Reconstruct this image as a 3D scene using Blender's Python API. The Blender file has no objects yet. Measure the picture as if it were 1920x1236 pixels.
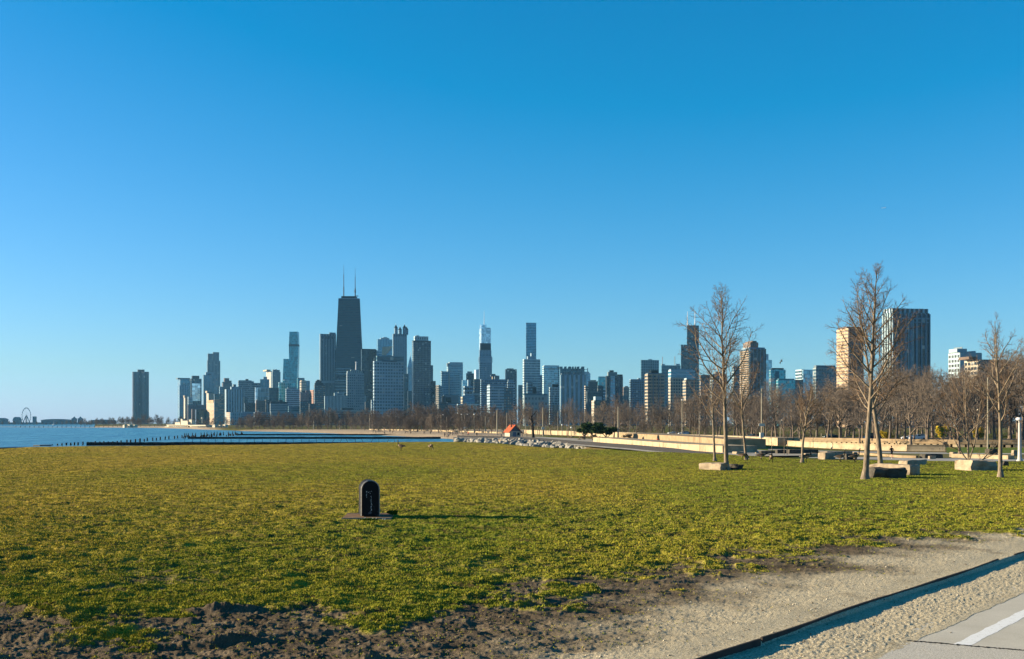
import bpy, bmesh, math, random
import numpy as np
from mathutils import Vector, Matrix
PI = math.pi
D2R = math.radians
scene = bpy.context.scene

# ------------------------------------------------------------------ camera, sky, sun, exposure
FPX, EYE, HOR = 2100.0, 2.6, 793.0           # focal length (photo pixels), eye height, horizon row
SUN_EL, SUN_AZ = 12.0, -82.0                 # sun elevation, azimuth from the view axis (negative = left)
SUN_STRENGTH, SKY_STRENGTH, EXPOSURE = 5.0, 0.05, 1.68
HAZE_DENSITY = 2.6e-5

cam_d = bpy.data.cameras.new('camera'); cam = bpy.data.objects.new('camera', cam_d)
scene.collection.objects.link(cam); scene.camera = cam
cam.location = (0, 0, EYE); cam.rotation_euler = (PI/2, 0, 0)
cam_d.sensor_width = 36; cam_d.lens = 36*FPX/1920
cam_d.shift_y = (HOR-618)/1920
cam_d.clip_start = 0.1; cam_d.clip_end = 60000
scene.render.resolution_x = 1024; scene.render.resolution_y = 659

w = bpy.data.worlds.new("World"); scene.world = w; w.use_nodes = True
nt = w.node_tree; nt.nodes.clear()
sky = nt.nodes.new('ShaderNodeTexSky'); sky.sky_type = 'NISHITA'; sky.sun_disc = False
sky.sun_elevation = D2R(SUN_EL); sky.sun_rotation = D2R(SUN_AZ)
sky.altitude = 0; sky.air_density = 1.0; sky.dust_density = 0.2; sky.ozone_density = 3.0
# camera colour response to the sky: deeper blue overhead, as the photograph has it
sep = nt.nodes.new('ShaderNodeSeparateColor'); cmb = nt.nodes.new('ShaderNodeCombineColor')
def wm(op, x, y):
    q = nt.nodes.new('ShaderNodeMath'); q.operation = op
    for i, v in enumerate((x, y)):
        if isinstance(v, float): q.inputs[i].default_value = v
        else: nt.links.new(v, q.inputs[i])
    return q.outputs[0]
bg = nt.nodes.new('ShaderNodeBackground'); bg.inputs['Strength'].default_value = SKY_STRENGTH
wo = nt.nodes.new('ShaderNodeOutputWorld')
nt.links.new(sky.outputs[0], sep.inputs[0])
nt.links.new(wm('MAXIMUM', wm('MULTIPLY', wm('SUBTRACT', sep.outputs[0], 1.0), .88), 0.0), cmb.inputs[0])
nt.links.new(wm('MULTIPLY', sep.outputs[1], .93), cmb.inputs[1])
nt.links.new(wm('ADD', wm('MULTIPLY', sep.outputs[2], 1.285), wm('MULTIPLY', wm('MAXIMUM', wm('SUBTRACT', sep.outputs[0], sep.outputs[2]), 0.0), .6)), cmb.inputs[2])
nt.links.new(cmb.outputs[0], bg.inputs['Color']); nt.links.new(bg.outputs[0], wo.inputs['Surface'])

sd = bpy.data.lights.new('sun', 'SUN'); sd.energy = SUN_STRENGTH; sd.angle = D2R(0.5); sd.color = (1.0, 0.83, 0.58)
sun = bpy.data.objects.new('sun', sd); scene.collection.objects.link(sun)
el, az = D2R(SUN_EL), D2R(SUN_AZ)
SUNV = Vector((math.cos(el)*math.sin(az), math.cos(el)*math.cos(az), math.sin(el)))
sun.rotation_euler = (-SUNV).to_track_quat('-Z', 'Y').to_euler()
sun.location = (-200, 50, 100)
scene.view_settings.view_transform = 'Standard'; scene.view_settings.look = 'None'
scene.view_settings.exposure = EXPOSURE; scene.view_settings.gamma = 1.0
scene.view_settings.use_curve_mapping = False

# ------------------------------------------------------------------ helpers
WATER_Z, PARK_Z = -3.6, -2.4
def X(px, D): return (px-960)/FPX*D
def Z(py, D): return EYE-(py-HOR)/FPX*D
def DG(py, z=0.0): return (EYE-z)*FPX/(py-HOR)         # distance of a ground point seen at row py
def P(px, py, z=0.0):
    D = DG(py, z); return Vector((X(px, D), D, z))
C = scene.collection.objects

def tag(o, label=None, cat=None, group=None, kind=None):
    if label: o['label'] = label
    if cat: o['category'] = cat
    if group: o['group'] = group
    if kind: o['kind'] = kind
    return o
def empty(name, loc=(0,0,0), rz=0):
    o = bpy.data.objects.new(name, None); C.link(o); o.location = loc; o.rotation_euler = (0,0,rz)
    o.empty_display_size = 0.2; return o
def copy_tree(o, parent=None):
    c = o.copy(); C.link(c); c.parent = parent
    for ch in list(o.children): copy_tree(ch, c)
    return c

class MB:
    def __init__(s): s.v = []; s.f = []; s.m = []; s.uv = []
    def face(s, idx, mi=0, uv=None):
        s.f.append(tuple(idx)); s.m.append(mi); s.uv.append(uv)
    def box(s, x0, x1, y0, y1, z0, z1, mi=0, M=None):
        b = len(s.v)
        pts = [(x0,y0,z0),(x1,y0,z0),(x1,y1,z0),(x0,y1,z0),(x0,y0,z1),(x1,y0,z1),(x1,y1,z1),(x0,y1,z1)]
        if M is not None: pts = [tuple(M @ Vector(p)) for p in pts]
        s.v += pts
        for q in ((0,3,2,1),(4,5,6,7),(0,1,5,4),(1,2,6,5),(2,3,7,6),(3,0,4,7)): s.face([b+i for i in q], mi)
    def prism(s, plan, z0, z1, mi=0, top_mi=1, scale=1.0, u0=0.0, topplan=None):
        """plan: ccw list of xy; side walls carry uv in metres"""
        b = len(s.v); n = len(plan)
        cx = sum(p[0] for p in plan)/n; cy = sum(p[1] for p in plan)/n
        tp = topplan or [(cx+(p[0]-cx)*scale, cy+(p[1]-cy)*scale) for p in plan]
        s.v += [(p[0],p[1],z0) for p in plan]+[(p[0],p[1],z1) for p in tp]
        u = u0
        for i in range(n):
            j = (i+1) % n; L = math.dist(plan[i], plan[j])
            s.face((b+i,b+j,b+n+j,b+n+i), mi, ((u,0),(u+L,0),(u+L,z1-z0),(u,z1-z0)))
            if n > 6: u += L
        s.face([b+n+i for i in range(n)], top_mi)
    def tube(s, pts, rad, n=6, mi=0, cap=True):
        b = len(s.v); pts = [Vector(p) for p in pts]
        if not isinstance(rad, (list,tuple)): rad = [rad]*len(pts)
        for i, p in enumerate(pts):
            d = (pts[min(i+1,len(pts)-1)]-pts[max(i-1,0)]).normalized()
            a = Vector((0,0,1)) if abs(d.z) < .9 else Vector((1,0,0))
            u = d.cross(a).normalized(); w_ = d.cross(u)
            for k in range(n):
                t = 2*PI*k/n; s.v.append(tuple(p+(u*math.cos(t)+w_*math.sin(t))*rad[i]))
        for i in range(len(pts)-1):
            for k in range(n):
                k2 = (k+1) % n
                s.face((b+i*n+k, b+i*n+k2, b+(i+1)*n+k2, b+(i+1)*n+k), mi)
        if cap and n > 3:
            s.face([b+k for k in range(n)][::-1], mi); s.face([b+(len(pts)-1)*n+k for k in range(n)], mi)
    def lathe(s, prof, n=12, c=(0,0,0), mi=0):
        b = len(s.v)
        for r, z in prof:
            for k in range(n):
                t = 2*PI*k/n; s.v.append((c[0]+r*math.cos(t), c[1]+r*math.sin(t), c[2]+z))
        for i in range(len(prof)-1):
            for k in range(n):
                k2 = (k+1) % n; s.face((b+i*n+k,b+i*n+k2,b+(i+1)*n+k2,b+(i+1)*n+k), mi)
        s.face([b+k for k in range(n)][::-1], mi); s.face([b+(len(prof)-1)*n+k for k in range(n)], mi)
    def mesh(s, name, mats, smooth=False):
        me = bpy.data.meshes.new(name); me.from_pydata(s.v, [], s.f)
        for m in (mats if isinstance(mats,(list,tuple)) else [mats]): me.materials.append(m)
        me.polygons.foreach_set('material_index', s.m)
        if any(u is not None for u in s.uv):
            ul = me.uv_layers.new(name='UVMap'); arr = []
            for f, u in zip(s.f, s.uv): arr += list(u) if u is not None else [(0.0,0.0)]*len(f)
            ul.data.foreach_set('uv', np.array(arr, dtype=np.float32).ravel())
        if smooth: me.polygons.foreach_set('use_smooth', [True]*len(s.f))
        me.update(); return me
    def build(s, name, mats, parent=None, smooth=False, loc=None):
        o = bpy.data.objects.new(name, s.mesh(name, mats, smooth)); C.link(o)
        if parent: o.parent = parent
        if loc: o.location = loc
        return o

def grid_mesh(name, V, nr, nc, mats, attrs=None, smooth=True, parent=None):
    """V: (nr,nc,3) array"""
    me = bpy.data.meshes.new(name)
    me.vertices.add(nr*nc); me.vertices.foreach_set('co', V.reshape(-1).astype(np.float32))
    idx = np.arange(nr*nc).reshape(nr, nc)
    q = np.stack([idx[:-1,:-1], idx[:-1,1:], idx[1:,1:], idx[1:,:-1]], -1).reshape(-1,4)
    nf = len(q)
    me.loops.add(nf*4); me.loops.foreach_set('vertex_index', q.reshape(-1).astype(np.int32))
    me.polygons.add(nf); me.polygons.foreach_set('loop_start', np.arange(0, nf*4, 4, dtype=np.int32))
    me.polygons.foreach_set('use_smooth', np.full(nf, smooth))
    for k, a in (attrs or {}).items():
        at = me.attributes.new(k, 'FLOAT', 'POINT'); at.data.foreach_set('value', a.reshape(-1).astype(np.float32))
    me.materials.append(mats); me.update(calc_edges=True); me.validate()
    o = bpy.data.objects.new(name, me); C.link(o)
    if parent: o.parent = parent
    return o

def _h(ix, iy, s):
    n = (ix.astype(np.int64)*374761393 + iy.astype(np.int64)*668265263 + s*974711) & 0x7fffffff
    n = ((n ^ (n >> 13))*1274126177) & 0x7fffffff
    n = (n ^ (n >> 16)) & 0xffff
    return n/65535.0
def vn(x, y, s=0):
    ix = np.floor(x); iy = np.floor(y); fx = x-ix; fy = y-iy
    fx = fx*fx*(3-2*fx); fy = fy*fy*(3-2*fy)
    a = _h(ix,iy,s); b = _h(ix+1,iy,s); c = _h(ix,iy+1,s); d = _h(ix+1,iy+1,s)
    return (a*(1-fx)+b*fx)*(1-fy)+(c*(1-fx)+d*fx)*fy
def fbm(x, y, s=0, o=4, g=.5):
    t = 0; a = 1; n = 0
    for i in range(o):
        t = t+a*vn(x*2**i+17.3*i, y*2**i-9.1*i, s+i); n += a; a *= g
    return t/n
def sst(a, b, x):
    t = np.clip((x-a)/(b-a), 0, 1); return t*t*(3-2*t)

# ------------------------------------------------------------------ materials
def new_mat(name):
    m = bpy.data.materials.new(name); m.use_nodes = True
    n = m.node_tree; n.nodes.clear()
    out = n.nodes.new('ShaderNodeOutputMaterial'); b = n.nodes.new('ShaderNodeBsdfPrincipled')
    n.links.new(b.outputs[0], out.inputs[0]); b.inputs['Specular IOR Level'].default_value = .3
    return m, n, b
def N(n, t, **k):
    nd = n.nodes.new(t)
    for a, v in k.items(): setattr(nd, a, v)
    return nd
def L(n, a, b): n.links.new(a, b)
def mathn(n, op, a, b=None, c=None, clamp=False):
    nd = n.nodes.new('ShaderNodeMath'); nd.operation = op; nd.use_clamp = clamp
    for i, v in enumerate((a, b, c)):
        if v is None: continue
        if isinstance(v, (int,float)): nd.inputs[i].default_value = v
        else: n.links.new(v, nd.inputs[i])
    return nd.outputs[0]
def mixc(n, f, a, b):
    nd = n.nodes.new('ShaderNodeMix'); nd.data_type = 'RGBA'
    for i, v in ((0, f), (6, a), (7, b)):
        if isinstance(v, (int,float)): nd.inputs[i].default_value = v
        elif isinstance(v, tuple): nd.inputs[i].default_value = (*v, 1) if len(v) == 3 else v
        else: n.links.new(v, nd.inputs[i])
    return nd.outputs[2]
def noise(n, scale, detail=4, coord='Object', rough=.6):
    tc = n.nodes.new('ShaderNodeTexCoord'); t = n.nodes.new('ShaderNodeTexNoise')
    t.inputs['Scale'].default_value = scale; t.inputs['Detail'].default_value = detail; t.inputs['Roughness'].default_value = rough
    n.links.new(tc.outputs[coord], t.inputs['Vector']); return t.outputs['Fac']
def gnoise(n, scale, detail=4, rough=.6, stretch=None):
    g = n.nodes.new('ShaderNodeNewGeometry'); t = n.nodes.new('ShaderNodeTexNoise')
    t.inputs['Scale'].default_value = scale; t.inputs['Detail'].default_value = detail; t.inputs['Roughness'].default_value = rough
    if stretch:
        mp = n.nodes.new('ShaderNodeMapping'); mp.inputs['Scale'].default_value = stretch
        n.links.new(g.outputs['Position'], mp.inputs['Vector']); n.links.new(mp.outputs[0], t.inputs['Vector'])
    else: n.links.new(g.outputs['Position'], t.inputs['Vector'])
    return t.outputs['Fac']
def cr(n, fac, *stops):
    r = n.nodes.new('ShaderNodeValToRGB'); e = r.color_ramp.elements
    while len(e) < len(stops): e.new(.5)
    for el_, (p, c) in zip(e, stops): el_.position = p; el_.color = (*c, 1)
    n.links.new(fac, r.inputs[0]); return r.outputs[0]
def plain(name, c, rough=.8, c2=None, scale=2.0, bump=0, metal=0, spec=.08):
    m, n, b = new_mat(name)
    f = noise(n, scale, 5)
    c2 = c2 or tuple(x*.72 for x in c)
    L(n, cr(n, f, (.3, c2), (.7, c)), b.inputs['Base Color'])
    b.inputs['Roughness'].default_value = rough; b.inputs['Metallic'].default_value = metal
    b.inputs['Specular IOR Level'].default_value = spec
    if bump:
        bp = N(n, 'ShaderNodeBump'); bp.inputs['Strength'].default_value = bump; L(n, f, bp.inputs['Height']); L(n, bp.outputs[0], b.inputs['Normal'])
    return m

# facade node group: uv in metres
FG = bpy.data.node_groups.new('facade', 'ShaderNodeTree')
for nm, ty in (('Bay','NodeSocketFloat'),('Floor','NodeSocketFloat'),('WinX','NodeSocketFloat'),('WinY','NodeSocketFloat'),
               ('Wall','NodeSocketColor'),('Glass','NodeSocketColor'),('Gloss','NodeSocketFloat'),('Curtain','NodeSocketFloat')):
    FG.interface.new_socket(nm, in_out='INPUT', socket_type=ty)
FG.interface.new_socket('BSDF', in_out='OUTPUT', socket_type='NodeSocketShader')
def _fg():
    n = FG; gi = n.nodes.new('NodeGroupInput'); go = n.nodes.new('NodeGroupOutput')
    uv = n.nodes.new('ShaderNodeUVMap'); uv.uv_map = 'UVMap'
    sp = n.nodes.new('ShaderNodeSeparateXYZ'); L(n, uv.outputs[0], sp.inputs[0])
    cu = mathn(n, 'DIVIDE', sp.outputs[0], gi.outputs['Bay']); cv = mathn(n, 'DIVIDE', sp.outputs[1], gi.outputs['Floor'])
    fu = mathn(n, 'ABSOLUTE', mathn(n, 'SUBTRACT', mathn(n, 'FRACT', cu), .5)); fv = mathn(n, 'ABSOLUTE', mathn(n, 'SUBTRACT', mathn(n, 'FRACT', cv), .5))
    mu = mathn(n, 'LESS_THAN', fu, mathn(n, 'MULTIPLY', gi.outputs['WinX'], .5)); mv = mathn(n, 'LESS_THAN', fv, mathn(n, 'MULTIPLY', gi.outputs['WinY'], .5))
    mask = mathn(n, 'MULTIPLY', mu, mv)
    cb = n.nodes.new('ShaderNodeCombineXYZ'); L(n, mathn(n, 'FLOOR', cu), cb.inputs[0]); L(n, mathn(n, 'FLOOR', cv), cb.inputs[1])
    oi = n.nodes.new('ShaderNodeObjectInfo'); L(n, mathn(n, 'MULTIPLY', oi.outputs['Random'], 50), cb.inputs[2])
    wn = n.nodes.new('ShaderNodeTexWhiteNoise'); wn.noise_dimensions = '3D'; L(n, cb.outputs[0], wn.inputs['Vector'])
    r = wn.outputs['Value']
    lit = mathn(n, 'GREATER_THAN', r, mathn(n, 'SUBTRACT', 1.0, gi.outputs['Curtain']))
    g2 = n.nodes.new('ShaderNodeHueSaturation'); L(n, gi.outputs['Glass'], g2.inputs['Color']); L(n, mathn(n, 'ADD', mathn(n, 'MULTIPLY', r, .9), .5), g2.inputs['Value'])
    gl = mixc(n, lit, g2.outputs[0], (.22,.23,.22))
    g = n.nodes.new('ShaderNodeNewGeometry'); t = n.nodes.new('ShaderNodeTexNoise'); t.inputs['Scale'].default_value = .035; t.inputs['Detail'].default_value = 6
    L(n, g.outputs['Position'], t.inputs['Vector'])
    w2 = n.nodes.new('ShaderNodeHueSaturation'); L(n, gi.outputs['Wall'], w2.inputs['Color']); L(n, mathn(n, 'ADD', mathn(n, 'MULTIPLY', t.outputs['Fac'], .6), .7), w2.inputs['Value'])
    col = mixc(n, mask, w2.outputs[0], gl)
    b = n.nodes.new('ShaderNodeBsdfPrincipled'); L(n, col, b.inputs['Base Color'])
    L(n, mathn(n, 'MULTIPLY', mask, gi.outputs['Gloss']), b.inputs['Metallic'])
    L(n, mathn(n, 'SUBTRACT', .8, mathn(n, 'MULTIPLY', mask, .68)), b.inputs['Roughness'])
    L(n, b.outputs[0], go.inputs[0])
_fg()
ROOF = plain('roof_gravel', (.22,.21,.2), .9, scale=.05)
def facade(name, bay, floor, wx, wy, wall, glass, gloss=.25, curtain=.04):
    m = bpy.data.materials.new(name); m.use_nodes = True; n = m.node_tree; n.nodes.clear()
    g = n.nodes.new('ShaderNodeGroup'); g.node_tree = FG; o = n.nodes.new('ShaderNodeOutputMaterial')
    for k, v in (('Bay',bay),('Floor',floor),('WinX',wx),('WinY',wy),('Gloss',gloss),('Curtain',curtain)): g.inputs[k].default_value = v
    g.inputs['Wall'].default_value = (*wall,1); g.inputs['Glass'].default_value = (*glass,1)
    L(n, g.outputs[0], o.inputs[0]); return m
# ------------------------------------------------------------------ ground: near lawn with the dirt and gravel edge
EDGE = np.array([(-900,848),(-600,846),(0,842),(60,839),(200,837),(400,835),(560,833),(640,831.5),(760,829.5),(860,829),(940,832),(1000,838),
                 (1100,843.2),(1250,848.2),(1330,851.5),(1420,856),(1500,861),(1560,863),(1920,866),(2800,868)], float)
GB = np.array([(-900,1130),(0,1128),(70,1150),(150,1182),(230,1188),(300,1158),(380,1140),(480,1148),(560,1160),(640,1166),(760,1150),(860,1120),(920,1100),(1060,1085),
               (1200,1070),(1330,1052),(1400,1042),(1480,1030),(1600,1012),(1750,995),(1920,978),(2800,900)], float)
KX0, KY0, KS = 2.0, 12.3, 1.235                  # line of the edging in plan: y = KY0 + KS (x-KX0)
KN = math.hypot(1, KS)
def kdist(x, y): return (KS*(x-KX0)-(y-KY0))/KN   # >0 on the path side

def near_fields(x, y):
    py = HOR+EYE*FPX/y; px = 960+FPX*x/y
    lim = np.interp(px, GB[:,0], GB[:,1])
    nz = (fbm(x*1.1, y*1.1, 5, 5,.6)-.5)*190*np.clip(14/y, .3, 1.2)+(fbm(x*5, y*5, 9, 3)-.5)*70*np.clip(14/y, .3, 1.2)
    g = sst(-14, 12, lim-py+nz+8)
    worn = sst(.60, .70, fbm(x*.35+3, y*.35, 21, 4))*sst(1000, 1120, py)*.8
    g = g*(1-worn*sst(.35,.65,vn(x*6,y*6,4)))
    green = fbm(x*.11, y*.05, 31, 3)*1.5-.25
    green = green+.45*np.exp(-(((px-820)/330)**2+((py-985)/48)**2))+.75*sst(1000,1700,px)*sst(960,870,py)-.5*sst(700,0,px)*sst(985,850,py)-.25*sst(880,840,py)*sst(1300,900,px)
    green = green+.22*sst(980,1060,py)*sst(1900,900,px)+.08
    k = kdist(x, y)
    gravel = sst(-3.2, -.4, k+(fbm(x*.9, y*.9, 44, 4)-.5)*3.6)*(1-g)
    return px, py, g, np.clip(green, 0, 1), gravel, k
def near_z(x, y, px, py, g, gravel, k):
    big = (fbm(x*.14, y*.14, 51, 3)-.5)*.10*sst(14, 26, y)
    zg = (fbm(x*3.4, y*3.4, 61, 4, .6)-.5)*.105+(fbm(x*13, y*13, 66, 3, .6)-.5)*.030
    fi = sst(62, 22, y); fi2 = sst(34, 14, y)
    zg = (fbm(x*1.3, y*1.3, 60, 2)-.5)*.05*sst(120, 50, y)+(fbm(x*3.4, y*3.4, 61, 4, .6)-.5)*.125*fi+(fbm(x*1.5, y*1.5, 59, 3)-.5)*.09*fi+(fbm(x*13, y*13, 66, 2, .6)-.5)*.034*fi2
    rid = 1-np.abs(2*fbm(x*2.4, y*2.4, 71, 4, .55)-1)
    zd = (rid-.8)*.026+(fbm(x*4.5, y*4.5, 77, 4, .72)-.5)*.095
    zd = zd*(.5+.6*sst(7, 0, x+3))
    zr = (fbm(x*21+y*9, y*23-x*11, 81, 2, .7)-.5)*.011
    z = big+zg*g+(1-g)*(zd*(1-gravel)+gravel*(zr+.42*zd))+.028*g
    # mounds and ruts torn up by tyres
    def mound(cx, cy, rx, ry, h, a=0.0):
        dx = x-cx; dy = y-cy; u = dx*math.cos(a)+dy*math.sin(a); v = -dx*math.sin(a)+dy*math.cos(a)
        return h*np.exp(-((u/rx)**2+(v/ry)**2))*(.2+1.6*fbm(x*6, y*6, 91, 4, .7))
    for cpx, cpy, rx, ry, h, a in ((420,1146,.42,.15,.13,.1),(520,1192,.75,.12,-.13,.25),(430,1205,.6,.10,.09,.25),(90,1150,.6,.10,.10,-.5),(150,1172,.6,.09,-.08,-.5),
                                   (200,1190,.35,.14,.08,.1),(240,1182,.25,.10,.07,0),(690,1236,.14,.10,.12,0),(980,1128,.30,.10,.055,.1),(1010,1136,.34,.10,-.06,.1),
                                   (1060,1220,.16,.08,-.06,0),(850,1213,.2,.08,-.05,0),(1040,1095,.35,.08,.05,.2),(1400,1066,.4,.1,-.06,0),(1310,1090,.4,.12,-.05,.2),
                                   (330,1215,.5,.1,-.07,.1),(60,1200,.8,.1,.07,-.2)):
        p = P(cpx, cpy); z = z+mound(p.x, p.y, rx, ry, h, a)
    mk_ = P(687, 973); z = z*(1-np.exp(-(((x-mk_.x)/1.3)**2+((y-mk_.y-.5)/1.4)**2)**2)*.92)
    side = sst(-.02, .05, k)
    z = z*(1-side)+side*(-.066+zr*1.6*(1-.8*sst(-.25,0,roaddist(x,y)))-.003*sst(-.2,0,roaddist(x,y))+(fbm(x*2,y*2,95,2)-.5)*.02*sst(0,-.3,roaddist(x,y)))
    # ground banked up behind the edging
    z = z*(1-sst(-1.0,-.1,k)*(1-side)*.85)-.012*sst(-.6,-.1,k)*(1-side)
    road = sst(.0, .06, roaddist(x, y)); z = z*(1-road)-.10*road
    return z
RS = 1.262; RX0, RY0 = 5.10, 13.9
def roaddist(x, y): return (RS*(x-RX0)-(y-RY0))/math.hypot(1, RS)-.0+(fbm(x*2.5, y*2.5, 15, 3)-.5)*.10

cols = np.concatenate([np.linspace(-900,-60,120,endpoint=False), np.linspace(-60,1980,1280), np.linspace(1980,2800,121)[1:]])
nrow = 860
ye = DG(np.interp(cols, EDGE[:,0], EDGE[:,1]))
t = np.linspace(0, 1, nrow)[:,None]
Y = 1/((1-t)/5.5+t/ye[None,:])
Xg = (cols[None,:]-960)/FPX*Y
px, py, g, green, gravel, k = near_fields(Xg, Y)
Zg = near_z(Xg, Y, px, py, g, gravel, k)
# round off the crest and fall away behind it
extra = np.array([.6,1.5,3,5,8,12,16])[:,None]
drop = np.array([.05,.25,.8,1.8,3.4,5.2,6.6])[:,None]
Y2 = ye[None,:]+extra; X2 = (cols[None,:]-960)/FPX*Y2; Z2 = Zg[-1:,:]-drop
V = np.stack([np.vstack([Xg,X2]), np.vstack([Y,Y2]), np.vstack([Zg,Z2])], -1)
rep = lambda a: np.vstack([a, np.repeat(a[-1:], 7, 0)])
m, n, b = new_mat('turf_and_dirt')
def attr(n, nm):
    a = n.nodes.new('ShaderNodeAttribute'); a.attribute_name = nm; return a.outputs['Fac']
f1 = gnoise(n, 3.5, 6, .7); f2 = gnoise(n, 40, 4, .7); f3 = gnoise(n, 1.1, 7, .72)
gcol = mixc(n, mathn(n, 'ADD', attr(n,'green'), mathn(n, 'MULTIPLY', mathn(n, 'SUBTRACT', f1, .5), 1.3), None, True), (.54,.39,.060), (.235,.28,.028))
gcol = mixc(n, mathn(n, 'MULTIPLY', f2, .55), gcol, (.25,.18,.05)); gcol = mixc(n, mathn(n,'MULTIPLY', mathn(n,'SUBTRACT', f3, .40, None, True), 4.5, None, True), (.10,.08,.03), gcol)
dcol = cr(n, f1, (.3,(.065,.050,.034)), (.52,(.135,.105,.070)), (.75,(.25,.195,.13)))
pale = cr(n, f2, (.34,(.27,.22,.14)), (.5,(.47,.40,.265)), (.66,(.68,.59,.41)))
dcol = mixc(n, mathn(n,'MULTIPLY', mathn(n,'SUBTRACT', .56, f3, None, True), 5.0, None, True), dcol, (.070,.055,.038)); col = mixc(n, attr(n,'gravel'), dcol, pale)
patch = gnoise(n, .55, 6, .7); col = mixc(n, mathn(n,'MULTIPLY', mathn(n,'SUBTRACT', patch, .56, None, True), 5.0, None, True), col, (.17,.13,.085))
col = mixc(n, attr(n,'grass'), col, gcol)
L(n, col, b.inputs['Base Color']); b.inputs['Roughness'].default_value = 1.0; b.inputs['Specular IOR Level'].default_value = 0
bp = N(n,'ShaderNodeBump'); bp.inputs['Strength'].default_value = 1.0; bp.inputs['Distance'].default_value = .10
L(n, mathn(n,'ADD', mathn(n,'MULTIPLY', gnoise(n, 55, 4, .75), .22), mathn(n,'MULTIPLY', gnoise(n, 5.5, 7, .72), mathn(n,'MULTIPLY', attr(n,'grass'), 1.0))), bp.inputs['Height']); L(n, bp.outputs[0], b.inputs['Normal'])
ground = grid_mesh('ground', V, nrow+7, len(cols), m, {'grass':rep(g),'green':rep(green),'gravel':rep(gravel)})
tag(ground, 'lawn ground with torn up dirt along its near edge', None, None, 'structure')

# grass blades, denser near the camera
rng = np.random.default_rng(7)
NB = 640000
bpx = rng.uniform(-250, 2200, NB); bpy_ = 836+(1300-836)*rng.uniform(0, 1, NB)**.95
by = EYE*FPX/(bpy_-HOR); bx = (bpx-960)/FPX*by
lim = np.interp(bpx, EDGE[:,0], EDGE[:,1])
a_, b_, gg, gr, gv, kk = near_fields(bx, by)
keep = (bpy_ > lim+.6) & (rng.uniform(0,1,NB) < np.clip(gg*1.0+.035*(1-gv), 0, 1)*np.maximum(.26+.98*sst(.38,.60,.5*fbm(bx*3.4, by*3.4, 61, 4, .6)+.5*fbm(bx*8, by*8, 62, 3)), sst(30,55,by))) & (kk < -.15) & ~((np.abs(bx-P(687,973).x) < .72) & (np.abs(by-P(687,973).y-.55) < 1.15))
bx, by, gg, gr, gv, kk, a_, b_ = [q[keep] for q in (bx, by, gg, gr, gv, kk, a_, b_)]
bz = near_z(bx, by, a_, b_, gg, gv, kk)
n_ = len(bx); print('tufts', n_)
hh = (.012+.024*rng.uniform(0,1,n_)**2)*(1+by/400)*np.where(gg > .5, 1, .6); ww = (.006+.006*rng.uniform(0,1,n_))*(by/16)**.70
VV = []; tint = []
r01 = rng.uniform(0,1,n_)
for kq in range(3):
    an = rng.uniform(0, 2*PI, n_); ld = rng.uniform(0, 2*PI, n_); ln = hh*rng.uniform(.2,1.3,n_)
    cx = bx+rng.normal(0,1.6,n_)*ww; cy = by+rng.normal(0,.6,n_)*ww
    p0 = np.stack([cx-np.cos(an)*ww, cy-np.sin(an)*ww, bz-.008],-1); p1 = np.stack([cx+np.cos(an)*ww, cy+np.sin(an)*ww, bz-.008],-1)
    p2 = np.stack([cx+np.cos(ld)*ln, cy+np.sin(ld)*ln, bz+hh],-1)
    VV.append(np.stack([p0,p1,p2],1)); tint.append(np.repeat(r01,3))
VV = np.concatenate(VV).reshape(-1,3); nt_ = len(VV)//3
me = bpy.data.meshes.new('grass'); me.vertices.add(len(VV)); me.vertices.foreach_set('co', VV.reshape(-1).astype(np.float32))
me.loops.add(nt_*3); me.loops.foreach_set('vertex_index', np.arange(nt_*3, dtype=np.int32))
me.polygons.add(nt_); me.polygons.foreach_set('loop_start', np.arange(0,nt_*3,3,dtype=np.int32))
for nm, ar in (('tint', np.concatenate(tint)), ('green', np.tile(np.repeat(gr,3),3))):
    at = me.attributes.new(nm,'FLOAT','POINT'); at.data.foreach_set('value', ar.astype(np.float32))
m, n, b = new_mat('grass_blades')
base = mixc(n, mathn(n,'ADD', mathn(n,'MULTIPLY',attr(n,'green'),.85), mathn(n,'MULTIPLY', mathn(n,'SUBTRACT',attr(n,'tint'),.5), .6), None, True), (.375,.29,.038), (.155,.20,.022))
L(n, base, b.inputs['Base Color']); b.inputs['Roughness'].default_value = .9; b.inputs['Specular IOR Level'].default_value = 0
me.materials.append(m); me.update(calc_edges=True)
grass = bpy.data.objects.new('grass', me); C.link(grass)
tag(grass, 'short patchy grass covering the lawn', 'grass', None, 'stuff')

# pebbles, clods and pale litter scattered on the dirt and gravel
NP = 15000
ppx = rng.uniform(-100, 2050, NP); ppy = rng.uniform(960, 1290, NP)
sy = EYE*FPX/(ppy-HOR); sx = (ppx-960)/FPX*sy
a_, b_, gg, gr, gv, kk = near_fields(sx, sy); sz = near_z(sx, sy, a_, b_, gg, gv, kk)
mb = MB(); random.seed(5)
rd = roaddist(sx, sy)
for i in range(NP):
    if rd[i] > .35 or (rd[i] > -.05 and random.random() > .25*math.exp(-max(0,rd[i])*9)) or (gg[i] > .5 and random.random() > .03) or (gv[i] < .4 and kk[i] < 0 and random.random() > .4): continue
    r = (.004+.022*random.random()**5)*(1.0 if gv[i] > .4 or kk[i] > 0 else 1.3)
    if rd[i] > 0: sz[i] = -.070
    b0 = len(mb.v); a0 = random.uniform(0, PI); e = random.uniform(.6,1.4)
    for q in range(5):
        t_ = a0+2*PI*q/5; mb.v.append((sx[i]+r*e*math.cos(t_), sy[i]+r*math.sin(t_), sz[i]-.004))
    mb.v.append((sx[i]+r*.2, sy[i], sz[i]+r*random.uniform(.5,1.0)))
    for q in range(5): mb.face((b0+q, b0+(q+1)%5, b0+5), 0 if (gv[i] < .35 and kk[i] < 0 and random.random() < .97) or random.random() < .6 else 1)
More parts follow.
